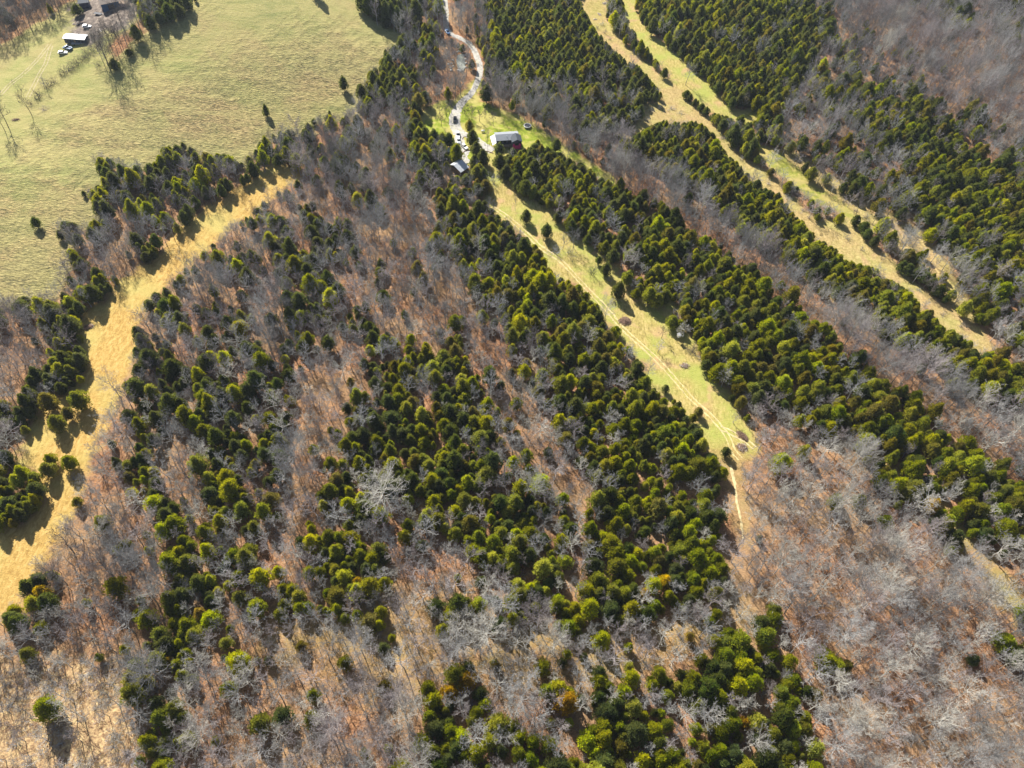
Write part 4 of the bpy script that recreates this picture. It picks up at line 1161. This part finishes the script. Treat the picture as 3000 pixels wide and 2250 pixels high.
# ------------------------------------------------------------------ buildings and small things
def A(x, y): return 914.3 + .2324 * x, 191.7 + .2324 * y          # zoomed copy round the house
def Bq(x, y): return (100 + x / 4.23) / K, (y / 4.23) / K           # zoomed copy round the farmyard
def spot(q, up=0.0):
    x, y, z = ground(q[0], q[1], up)
    return x, y, z
M_ROOF = plain('grey_metal_roof', (.24, .26, .29), .6, 0, .06, .6)
M_WHITE = plain('white_metal_roof', (.55, .57, .59), .4, .1, .05, .6)
M_NAVY = plain('slate_blue_siding', (.055, .06, .10), .7)
M_WOOD = plain('weathered_boards', (.27, .20, .14), .9, var=.3, scale=3)
M_DARKROOF = plain('dark_shingles', (.05, .06, .075), .8)
M_MAGENTA = plain('magenta_sheet', (.62, .02, .24), .6)
M_GLASS, _nt, _b = new_mat('dark_glass', .12, .6); _b.inputs['Base Color'].default_value = (.02, .025, .03, 1)
M_TYRE = plain('tyre', (.02, .02, .02), .9)
M_METAL = plain('galvanised', (.5, .5, .5), .5, .6)
M_DARK = plain('dark_tarp', (.03, .035, .05), .7)
M_STICK = plain('dead_sticks', (.26, .17, .12), .95, var=.4, scale=4)
M_PALEWOOD = plain('bleached_wood', (.58, .54, .47), .9, var=.2, scale=3)
M_STONE = plain('pale_stone', (.62, .61, .57), .9, var=.2, scale=3)

def thing(name, loc, rz, label, cat, group=None):
    return tag(empty(name, loc, rz), label, cat, group)

# house
x, y, z = spot(A(765, 474), 4.4)
hz = z
h = thing('house', (x, y, z - .2), math.radians(12), 'dark blue house with grey metal roof and a magenta lower wall by the lawn', 'house')
w = MB(); w.box(-4.2, 6.6, .35, 6.3, 0, 4.3)
w.add([(-4.2, .35, 4.3), (-4.2, 6.3, 4.3), (-4.2, 3.3, 5.35), (6.6, .35, 4.3), (6.6, 6.3, 4.3), (6.6, 3.3, 5.35)], [(0, 2, 1), (3, 4, 5), (0, 3, 5, 2), (1, 2, 5, 4)])
w.build('main_wall', M_NAVY, h)
r_ = MB(); r_.slab([(-4.7, -.15, 4.32), (7.0, -.15, 4.32), (7.0, 3.3, 5.55), (-4.7, 3.3, 5.55)], .14)
r_.slab([(-4.7, 3.304, 5.55), (7.0, 3.304, 5.55), (7.0, 6.8, 4.32), (-4.7, 6.8, 4.32)], .14)
for k in range(19):
    xx = -4.4 + k * .62
    r_.add([(xx, -.15, 4.33), (xx + .05, -.15, 4.33), (xx + .05, 3.3, 5.56), (xx, 3.3, 5.56), (xx, -.15, 4.38), (xx + .05, -.15, 4.38), (xx + .05, 3.3, 5.61), (xx, 3.3, 5.61)], [(4, 5, 6, 7), (0, 4, 7, 3), (1, 2, 6, 5)])
rf = r_.build('roof', M_ROOF, h)
MB().tube((.9, 1.6, 4.8), (.9, 1.6, 5.9), .12, .12, 10).build('vent_pipe', M_METAL, rf)
lw = MB(); lw.slab([(-4.72, -1.4, 4.25), (-4.72, 4.6, 4.95), (-7.0, 4.9, 3.5), (-6.6, -1.8, 3.1)], .12)
po = lw.build('porch_roof', M_WHITE, h)  # white puts the sun's glare on this left slope into the colour
for px_, py_ in ((-6.3, -1.4), (-6.7, 4.5), (-6.5, 1.5)): MB().box(px_ - .08, px_ + .08, py_ - .08, py_ + .08, 0, 3.1).build('post', M_WOOD, h)
wg = MB(); wg.box(3.0, 7.6, -2.4, .348, 0, 4.9)
wg.add([(3.0, -2.4, 4.9), (7.6, -2.4, 4.9), (5.3, -2.4, 6.0), (3.0, 2.4, 4.9), (7.6, 2.4, 4.9), (5.3, 2.4, 6.0)], [(0, 1, 2), (3, 5, 4), (0, 2, 5, 3), (1, 4, 5, 2)])
wg.build('wing_wall', M_NAVY, h)
wr = MB(); wr.slab([(2.7, -2.75, 4.83), (5.3, -2.75, 6.15), (5.3, 2.8, 6.15), (2.7, 2.8, 4.83)], .12)
wr.slab([(5.304, -2.75, 6.15), (7.9, -2.75, 4.83), (7.9, 2.8, 4.83), (5.304, 2.8, 6.15)], .12)
wr.build('wing_roof', M_DARKROOF, h)
mg = MB(); mg.box(3.3, 7.3, -2.47, -2.403, .7, 2.6); mg.box(3.3, 4.2, -2.465, -2.404, 2.602, 3.5); mg.box(6.3, 7.3, -2.465, -2.404, 2.602, 3.5)
mg.build('magenta_wall_panel', M_MAGENTA, h)
for x0 in (4.4,): MB().box(x0, x0 + 1.7, -2.45, -2.405, 2.7, 3.9).build('window', M_GLASS, h)
for x0 in (-2.9, -.7, 1.4): MB().box(x0, x0 + 1.1, .30, .347, 2.6, 3.7).build('window', M_GLASS, h)
dk = MB(); dk.box(-4.2, 2.98, -1.7, .345, 1.7, 1.86)
for xx in (-4.0, -1.7, .6, 2.7): dk.box(xx, xx + .14, -1.68, -1.54, 0, 1.698)
dk.build('deck', M_WOOD, h)
rl = MB(); rl.box(-4.2, 2.98, -1.69, -1.62, 2.66, 2.74)
for k in range(13): rl.box(-4.15 + k * .59, -4.1 + k * .59, -1.685, -1.64, 1.862, 2.658)
rl.build('railing', M_WOOD, h)

# shed
x, y, z = spot(A(320, 685), 4.0)
s_ = thing('shed', (x, y, z - .1), math.radians(50), 'open-sided shed with a bright white metal roof among the cedars', 'shed')
rr = MB(); rr.slab([(-2.9, -4.9, 2.5), (2.9, -4.9, 2.5), (2.9, 0, 4.1), (-2.9, 0, 4.1)], .1)
rr.slab([(-2.9, .004, 4.1), (2.9, .004, 4.1), (2.9, 2.3, 3.1), (-2.9, 2.3, 3.1)], .1)
for k in range(12):
    xx = -2.8 + k * .5
    rr.add([(xx, -4.9, 2.51), (xx + .05, -4.9, 2.51), (xx + .05, 0, 4.11), (xx, 0, 4.11), (xx, -4.9, 2.56), (xx + .05, -4.9, 2.56), (xx + .05, 0, 4.16), (xx, 0, 4.16)], [(4, 5, 6, 7), (0, 4, 7, 3), (1, 2, 6, 5)])
rr.build('roof', M_WHITE, s_)
ww = MB(); ww.box(-2.6, 2.6, 1.8, 1.92, 0, 3.2); ww.box(-2.6, -2.5, -4.4, 1.798, 0, 2.45); ww.box(2.5, 2.6, -4.4, 1.798, 0, 2.45)
ww.build('wall', M_WOOD, s_)
for xx in (-2.5, 0, 2.5): MB().box(xx - .08, xx + .08, -4.56, -4.402, 0, 2.5).build('post', M_WOOD, s_)

# small hut
x, y, z = spot(A(222, 568), 2.3)
s_ = thing('hut', (x, y, z), math.radians(8), 'small dark hut with a grey-green flat roof in the shade of cedars', 'hut')
MB().box(-1.3, 1.3, -1.2, 1.2, 0, 2.1).build('wall', M_NAVY, s_)
MB().slab([(-1.5, -1.5, 2.12), (1.5, -1.5, 2.12), (1.5, 1.5, 2.55), (-1.5, 1.5, 2.55)], .1).build('roof', plain('mossy_roof', (.36, .38, .33), .8), s_)
MB().box(-.4, .4, -1.25, -1.203, 0, 1.8).build('door', M_WOOD, s_)

# farm buildings
x, y, z = spot(Bq(505, 438), 3.2)
s_ = thing('farm_building', (x, y, z - .3), math.radians(-1), 'long low white-roofed building in the farmyard', 'farm building')
MB().box(-5.6, 5.6, -2.2, 2.2, 0, 2.85).build('wall', plain('dark_board_wall', (.07, .085, .11), .8), s_)
rr = MB(); rr.slab([(-5.9, -2.6, 2.87), (5.9, -2.6, 2.87), (5.9, 0, 3.4), (-5.9, 0, 3.4)], .1); rr.slab([(-5.9, .004, 3.4), (5.9, .004, 3.4), (5.9, 2.6, 2.87), (-5.9, 2.6, 2.87)], .1)
rf = rr.build('roof', M_WHITE, s_)
MB().tube((1.9, .9, 3.2), (1.9, .9, 4.4), .14, .14, 8).build('stove_pipe', M_DARK, rf)
MB().box(-.5, .4, -2.25, -2.203, .1, 2.1).build('door', M_WOOD, s_)
for xx in (-4, -2.2, 2.4, 4): MB().box(xx - .4, xx + .4, -2.25, -2.204, 1.1, 1.9).build('window', M_GLASS, s_)
x, y, z = spot(Bq(868, 156))
s_ = thing('barn', (x, y, z - .4), math.radians(33), 'big dark blue barn at the top edge of the farmyard', 'barn')
MB().prism([(0, 0), (0, 5), (5, 7.4), (10, 5), (10, 0)], 0, 9).build('wall', plain('dark_blue_metal', (.03, .10, .22), .5, .2), s_)
rr = MB(); rr.slab([(-.4, -.5, 4.85), (9.4, -.5, 4.85), (9.4, 5, 7.55), (-.4, 5, 7.55)], .1); rr.slab([(-.4, 5.004, 7.55), (9.4, 5.004, 7.55), (9.4, 10.5, 4.85), (-.4, 10.5, 4.85)], .1)
rr.build('roof', plain('tan_roof', (.30, .24, .19), .6), s_)
MB().box(3, 6.2, -.06, -.004, 0, 3.8).build('door', M_DARK, s_)
x, y, z = spot(Bq(620, 40), 2)
s_ = thing('outbuilding', (x, y, z), math.radians(20), 'dark outbuilding left of the big blue barn', 'outbuilding')
MB().box(-2.5, 2.5, -2, 2, 0, 3.2).build('wall', M_NAVY, s_)
MB().slab([(-2.8, -2.3, 3.21), (2.8, -2.3, 3.21), (2.8, 2.3, 3.9), (-2.8, 2.3, 3.9)], .1).build('roof', M_DARKROOF, s_)
x, y, z = spot(Bq(1110, 30), 2)
s_ = thing('garden_shed', (x, y, z), math.radians(-4), 'small pinkish shed right of the big blue barn', 'shed')
MB().box(-1.9, 1.9, -1.3, 1.3, 0, 2.2).build('wall', plain('pinkish_wall', (.5, .38, .36), .8), s_)
MB().slab([(-2.2, -1.6, 2.21), (2.2, -1.6, 2.21), (2.2, 1.6, 2.6), (-2.2, 1.6, 2.6)], .1).build('roof', M_WOOD, s_)

# vehicles
def vehicle(q, head, paint, label, cat='car', tall=1.5, pickup=False):
    x, y, z = spot(q, .5)
    a = thing('pickup_truck' if pickup else 'parked_car', (x, y, z + .06), head, label, cat)
    b = MB(); L = 4.7 if not pickup else 5.4
    prof = [(-L / 2, .35), (-L / 2, .85), (-L / 2 + .15, .98), (L / 2 - 1.3, .98), (L / 2 - .2, .82), (L / 2, .7), (L / 2, .35)]
    n = len(prof)
    vs = [(px_, -.9, pz) for px_, pz in prof] + [(px_, .9, pz) for px_, pz in prof]
    b.add(vs, [tuple(range(n)), tuple(reversed(range(n, 2 * n)))] + [(i, i + n, (i + 1) % n + n, (i + 1) % n) for i in range(n)])
    b.build('body', paint, a, bevel=.07)
    x0, x1 = (-L / 2 + .35, L / 2 - 1.5) if not pickup else (-.3, L / 2 - 1.4)
    g = MB(); g.add([(x0, -.82, .985), (x1, -.82, .985), (x1, .82, .985), (x0, .82, .985), (x0 + .35, -.66, tall), (x1 - .7, -.66, tall), (x1 - .7, .66, tall), (x0 + .35, .66, tall)],
                    [(0, 1, 5, 4), (1, 2, 6, 5), (2, 3, 7, 6), (3, 0, 4, 7), (4, 5, 6, 7)])
    g.build('windows', M_GLASS, a)
    MB().box(x0 + .33, x1 - .68, -.68, .68, tall + .003, tall + .06).build('roof', paint, a, bevel=.02)
    if pickup:
        MB().box(-L / 2 + .1, -.5, -.75, .75, .985, 1.0).build('cargo_bed', M_DARK, a)
        sd_ = MB(); sd_.box(-L / 2, -.45, -.9, -.8, 1.0, 1.3); sd_.box(-L / 2, -.45, .8, .9, 1.0, 1.3); sd_.box(-L / 2, -L / 2 + .09, -.798, .798, 1.0, 1.3)
        sd_.build('bed_side', paint, a)
    for sx in (-L / 2 + .85, L / 2 - .85):
        for sy in (-.86, .86): MB().tube((sx, sy - .12, .34), (sx, sy + .12, .34), .34, .34, 14).build('wheel', M_TYRE, a)
    for sy in (-.62, .62): MB().box(L / 2 - .02, L / 2 + .02, sy - .16, sy + .16, .58, .72).build('headlight', M_METAL, a)
    return a
P_BLACK = plain('black_paint', (.025, .028, .035), .25, .2, .03, 1, .5)
P_WHITE = plain('white_paint', (.80, .80, .80), .3, 0, .03, 1, .5)
P_SILVER = plain('silver_paint', (.5, .52, .54), .3, .4, .03, 1, .5)
P_BLUE = plain('blue_paint', (.07, .14, .27), .3, .2, .03, 1, .5)
vehicle((983, 259), math.radians(-85), P_BLACK, 'black car on the gravel driveway at the lawn')
vehicle((989.2, 292), math.radians(-82), P_WHITE, 'white high-roofed car parked on the left of the drive, uppermost', tall=1.75)
vehicle((991, 304.5), math.radians(-78), P_SILVER, 'light car parked half under the cedar below the white one')
vehicle((1003.5, 317), math.radians(-52), P_WHITE, 'white car with dark windows by the drive fork')
vehicle((966.5, 69.5), math.radians(-60), P_BLUE, 'dark blue car in the shadow at the top bend of the drive')
vehicle(Bq(357, 655), math.radians(12), P_WHITE, 'white car standing on the grass below the farm building')
vehicle(Bq(415, 600), math.radians(160), P_BLUE, 'dark pickup truck beside the white car in the farm field', 'pickup truck', 1.85, True)
vehicle(Bq(655, 330), math.radians(8), P_WHITE, 'white derelict car in the dark farmyard dirt')

def flat_trailer(q, head, label, mat):
    x, y, z = spot(q, .5)
    a = thing('flat_trailer', (x, y, z), head, label, 'trailer')
    MB().box(-2.2, 2.2, -.9, .9, .55, .68).build('deck', mat, a, bevel=.02)
    b = MB().tube((2.2, .5, .6), (3.4, 0, .5), .05, .05, 6); b.tube((2.2, -.5, .6), (3.4, 0, .5), .05, .05, 6); b.build('drawbar', M_METAL, a)
    for sy in (-1.0, 1.0): MB().tube((-.4, sy - .1, .33), (-.4, sy + .1, .33), .33, .33, 12).build('wheel', M_TYRE, a)
flat_trailer(Bq(515, 541), math.radians(5), 'pale flat trailer between the farm building and the pickup', P_SILVER)
flat_trailer(Bq(790, 168), math.radians(-12), 'small dark trailer in front of the barn', M_DARK)

# trampoline
x, y, z = spot(A(969, 342), .9)
t_ = thing('trampoline', (x, y, z), 0, 'round trampoline with a white rim beside the bare trees', 'trampoline')
MB().torus(1.8, .16, .9).build('rim_pad', plain('white_pad', (.8, .8, .78), .6), t_, smooth=True)
mt = MB(); mt.add([(1.66 * math.cos(k * PI / 16), 1.66 * math.sin(k * PI / 16), .9) for k in range(32)] + [(1.66 * math.cos(k * PI / 16), 1.66 * math.sin(k * PI / 16), .87) for k in range(32)], [tuple(range(32)), tuple(reversed(range(32, 64)))])
mt.build('mat', M_DARK, t_)
for k in range(6):
    a = k * PI / 3
    MB().tube((1.8 * math.cos(a), 1.8 * math.sin(a), .8), (1.85 * math.cos(a), 1.85 * math.sin(a), -.1), .04, .04, 6).build('leg', M_METAL, t_)

# gas tank, deer stand, tank, hive box, pole
x, y, z = spot((1043.3, 283.5), .5)
t_ = thing('gas_tank', (x, y, z), math.radians(10), 'small white gas tank standing on the lawn by the house', 'gas tank')
g = MB(); g.tube((-.75, 0, .75), (.75, 0, .75), .42, .42, 14); g.tube((-.95, 0, .75), (-.751, 0, .75), .2, .42, 14); g.tube((.751, 0, .75), (.95, 0, .75), .42, .2, 14)
g.build('tank', P_WHITE, t_, smooth=True)
for xx in (-.5, .5): MB().box(xx - .06, xx + .06, -.3, .3, -.05, .36).build('leg', M_METAL, t_)
x, y, z = spot((1463.5, 735))
t_ = thing('deer_stand', (x, y, z), math.radians(25), 'small white deer stand on legs at the clearing edge', 'deer stand')
MB().box(-.6, .6, -.6, .6, 2.4, 3.6).build('cabin', P_WHITE, t_)
MB().slab([(-.75, -.75, 3.62), (.75, -.75, 3.62), (.75, .75, 3.75), (-.75, .75, 3.75)], .05).build('roof', M_METAL, t_)
for sx in (-1, 1):
    for sy in (-1, 1): MB().tube((sx * .85, sy * .85, -.1), (sx * .5, sy * .5, 2.4), .06, .06, 6).build('leg', M_WOOD, t_)
x, y, z = spot((1855, 480), .6)
t_ = thing('water_tank', (x, y, z), 0, 'white round tank in the hedge of the right clearing', 'tank')
g = MB(); g.tube((0, 0, 0), (0, 0, 1.3), .8, .8, 20); g.tube((0, 0, 1.301), (0, 0, 1.6), .8, .25, 20); g.build('tank', P_WHITE, t_, smooth=True)
MB().tube((0, 0, 1.6), (0, 0, 1.72), .2, .2, 10).build('lid', M_DARK, t_)
x, y, z = spot((1262, 1216), .6)
t_ = thing('feeder_box', (x, y, z), .4, 'white box on a post in the gap of the lower cedar stand', 'feeder')
MB().box(-.5, .5, -.4, .4, 1.0, 1.9).build('box', P_WHITE, t_, bevel=.03)
MB().tube((0, 0, -.1), (0, 0, 1.0), .07, .07, 6).build('post', M_WOOD, t_)
x, y, z = spot((1007, 90))
t_ = thing('utility_pole', (x, y, z), .3, 'wooden utility pole beside the driveway bend', 'utility pole')
MB().tube((0, 0, -.3), (0, 0, 9.5), .16, .11, 8).build('pole', M_WOOD, t_)
MB().box(-1.1, 1.1, -.06, .06, 8.8, 8.95).build('crossarm', M_WOOD, t_)
for xx in (-.9, 0, .9): MB().tube((xx, 0, 8.952), (xx, 0, 9.15), .06, .04, 6).build('insulator', M_STONE, t_)

# log edging round the turning place
pts = [ground(*A(a, b)) for a, b in [(362, 470), (372, 452), (395, 446), (420, 452)]]
e = MB()
for a, b in zip(pts, pts[1:]): e.tube((a[0], a[1], a[2] + .12), (b[0], b[1], b[2] + .12), .16, .16, 6)
tag(e.build('log_edging', M_STICK), 'short curved log edging beside the parked cars', 'log edging')
pts = [ground(*A(a, b)) for a, b in [(365, 600), (385, 582), (415, 575), (460, 574), (505, 572), (550, 576), (600, 585), (650, 600)]]
e = MB()
for a, b in zip(pts, pts[1:]): e.tube((a[0], a[1], a[2] + .15), (b[0], b[1], b[2] + .15), .22, .22, 6)
tag(e.build('log_edging', M_STICK), 'long brown log edging below the house drive', 'log edging')

# brush piles: a low mound bristling with sticks
def pile(q, rx, ry, hh, label, mat=None, n=170, rz=0.0, name='brush_pile', pale=0.0, seed=1):
    rn = random.Random(seed)
    x, y, z = spot(q, .3)
    t_ = thing(name, (x, y, z), rz, label, name.replace('_', ' '))
    m = MB(); nr, ns = 5, 18
    vs = []; fs = []
    for i in range(nr):
        f = i / (nr - 1)
        for j in range(ns):
            a = 2 * PI * j / ns; k = (1 - f) * rn.uniform(.85, 1.1)
            vs.append((rx * .85 * k * math.cos(a), ry * .85 * k * math.sin(a), hh * .7 * math.sin(f * PI / 2) * rn.uniform(.8, 1.1) - .05))
    for i in range(nr - 1):
        for j in range(ns): fs.append((i * ns + j, i * ns + (j + 1) % ns, (i + 1) * ns + (j + 1) % ns, (i + 1) * ns + j))
    m.add(vs, fs)
    m.build('heap', mat or M_STICK, t_)
    s1, s2 = MB(), MB()
    for _ in range(n):
        a = rn.uniform(0, 2 * PI); k = math.sqrt(rn.random())
        cx, cy = rx * k * math.cos(a), ry * k * math.sin(a)
        cz = hh * (1 - k * k) * rn.uniform(.5, 1) + .1
        b = rn.uniform(0, PI); L = rn.uniform(.4, 1.0) * min(rx, ry)
        dx, dy, dz = math.cos(b) * L, math.sin(b) * L, rn.gauss(0, .15) * L
        (s2 if rn.random() < pale else s1).tube((cx - dx / 2, cy - dy / 2, cz - dz / 2), (cx + dx / 2, cy + dy / 2, cz + dz / 2), .06, .03, 4)
    s1.build('sticks', M_STICK, t_)
    if pale: s2.build('pale_sticks', M_PALEWOOD, t_)
pile((1350, 693), 2.4, 2.1, 1.3, 'big brown brush pile in the middle of the open clearing', seed=3)
pile((1479, 789), 1.9, 1.3, .6, 'small debris heap with pale boards in the lower clearing', pale=.3, n=90, seed=5)
pile((1604, 941), 2.8, 1.3, 1.0, 'long dark brush pile at the right of the clearing tip', rz=-.9, seed=7)
pile((1603, 966), 2.0, 2.0, .7, 'low tan brush heap between the forking tracks', pale=.15, n=110, seed=9)
pile((189, 706), 2.8, 1.3, .9, 'brown brush pile jutting into the straw field from the tree line', rz=.5, seed=11, pale=.1)
pile(Bq(575, 287), 3.2, 1.6, 1.5, 'dark tarp-like junk heap in the farmyard', M_DARK, 60, .2, 'junk_heap', .25, 13)
pile(Bq(500, 292), 1.2, .9, .5, 'small pale junk heap left of the dark one', None, 40, .2, 'junk_heap', .8, 15)
pile((34, 258), 2.3, .8, .8, 'dark fallen log heap on the pasture beside the tall bare trees', rz=.25, seed=17, n=60)
pile((1286, 41), 1.4, .8, .4, 'pale board heap in the top clearing, left one', None, 40, .3, 'board_heap', .9, 19)
pile((1295, 30), 1.0, 1.9, .4, 'pale board heap in the top clearing, right one', None, 40, .5, 'board_heap', .9, 21)
pile((1306, 6), 1.6, 1.4, .5, 'pale board heap at the top edge of the top clearing', None, 60, .5, 'board_heap', .8, 23)
pile((1790, 450), 3.4, 1.6, .7, 'pale cut timber heap in the brush of the right clearing', None, 90, -.6, 'board_heap', .7, 25)

def log(q, L, head, mat, label, r=.22):
    x, y, z = spot(q, .2)
    t_ = MB().tube((-L / 2, 0, .2), (L / 2, .1, .25), r, r * .6, 8)
    t_.tube((0, 0, .25), (L * .15, .5, .8), r * .5, r * .2, 6)
    o = t_.build('fallen_log', mat); o.location = (x, y, z); o.rotation_euler = (0, 0, head)
    tag(o, label, 'log')
log(Bq(822, 380), 4.5, -.9, M_PALEWOOD, 'white log lying at the edge of the farmyard')
log((1060, 165), 5, .6, M_PALEWOOD, 'pale log beside the driveway bend')
log((1240, 930), 6, .4, M_PALEWOOD, 'pale log lying in the bare strip above the fallen tree')
log((760, 900), 5, .15, M_PALEWOOD, 'pale log on the leaf litter of the middle left wood')

def fallen(q, kind, tone, ln, wd, head, label, up=1.0):
    x, y, z = spot(q, up)
    cm, tm, idx, (H0, Rr) = SHAPES[(kind, tone)][1]
    root = empty('fallen_tree', (x, y, z + .8), 0, (wd / 2 / Rr, wd / 2 / Rr * .6, ln / H0))
    root.rotation_euler = (0, math.radians(80), head)
    tag(root, label, 'fallen tree')
    link('crown', cm, root); link('trunk', tm, root)
fallen((1163, 925), 'mid', 'pale', 13, 9, math.radians(-35), 'fallen tree with bleached limbs in the bare strip left of the clearing')
M_CHAR = plain('blackened_bark', (.03, .028, .028), .9)
cm, tm, idx, sz = SHAPES[('mid', 'grey')][2]
cm = cm.copy(); tm = tm.copy(); cm.materials[0] = M_CHAR; tm.materials[0] = M_CHAR
SHAPES[('mid', 'black')] = [None, (cm, tm, 0, sz)]
fallen((1250, 1124), 'mid', 'black', 10, 4, math.radians(48), 'blackened fallen tree leaning across the gap beside the cedar stand')

# pond and its stones
pw = wl(resample(POND + [POND[0]], 3)[:-1])
pz = min(T(a, b) for a, b in pw) + .45
M_WATER, nt_, b_ = new_mat('pond_water', .25, .5)
nt_.links.new(ramp(nt_, noise_node(nt_, objpos(nt_), .25, 3, .6), [(.35, (.15, .17, .15)), (.65, (.27, .28, .24))]), b_.inputs['Base Color'])
wm = MB(); n_ = len(pw)
wm.add([(a, b, pz) for a, b in pw] + [(a, b, pz - .9) for a, b in pw], [tuple(range(n_)), tuple(reversed(range(n_, 2 * n_)))] + [(i, i + n_, (i + 1) % n_ + n_, (i + 1) % n_) for i in range(n_)])
tag(wm.build('pond', M_WATER), 'small grey pond beside the driveway', 'pond', kind='structure')
rn = random.Random(4)
stone_spots = [(988, 113), (991, 111), (995, 112), (999, 115), (1003, 120), (1006, 128), (1007, 137), (1006, 146), (991, 152), (995, 154), (978, 131), (976, 138), (979, 143), (973, 147), (968, 139), (962, 143), (957, 147), (975, 152)]
for k, q in enumerate(stone_spots):
    x, y, z = spot(q)
    vs, fs = [], []
    bm = bmesh.new(); bmesh.ops.create_icosphere(bm, subdivisions=2, radius=1)
    for v in bm.verts: v.co *= 1 + .35 * mnoise.noise(v.co * 1.3 + Vector((k * 3.1, 0, 0)))
    me = bpy.data.meshes.new('boulder'); bm.to_mesh(me); bm.free(); me.materials.append(M_STONE)
    o = link('boulder', me, None, (x, y, z + .15)); o.scale = (rn.uniform(.4, 1.0), rn.uniform(.4, .9), rn.uniform(.3, .5)); o.rotation_euler = (0, 0, rn.uniform(0, 6))
    where = ['top left of the pond rim', 'top of the pond rim, left', 'very top of the pond rim', 'top right of the pond rim', 'upper right of the pond rim', 'right side of the pond, upper', 'right side of the pond, middle', 'right side of the pond, lower', 'foot of the pond, left', 'foot of the pond, right',
             'stream bed, nearest the pond', 'stream bed, second from the pond', 'stream bed, below the second', 'stream bed, middle of the lower row', 'stream bed, topmost of the far end', 'stream bed, middle of the far end', 'stream bed, farthest left', 'stream bed, lowest right']
    tag(o, 'pale boulder at the ' + where[k], 'boulder', 'pale boulders round the pond and in the stream bed')


# ------------------------------------------------------------------ the air
hz_m = bpy.data.materials.new('haze'); hz_m.use_nodes = True
nt_ = hz_m.node_tree
nt_.nodes.remove(nt_.nodes['Principled BSDF'])
pv = nt_.nodes.new('ShaderNodeVolumePrincipled')
pv.inputs['Density'].default_value = .00006
pv.inputs['Color'].default_value = (.74, .84, 1, 1)
pv.inputs['Anisotropy'].default_value = .2
nt_.links.new(pv.outputs[0], nt_.nodes['Material Output'].inputs['Volume'])
lo = float(min(terrain(a, b) for a in range(-3000, 3001, 100) for b in range(-1500, 4001, 100))) - 3
hb = MB().box(-3050, 3050, -1550, 4050, lo, 245)
tag(hb.build('haze', hz_m), 'thin bluish air between the drone and the far hillside', 'haze', kind='stuff')
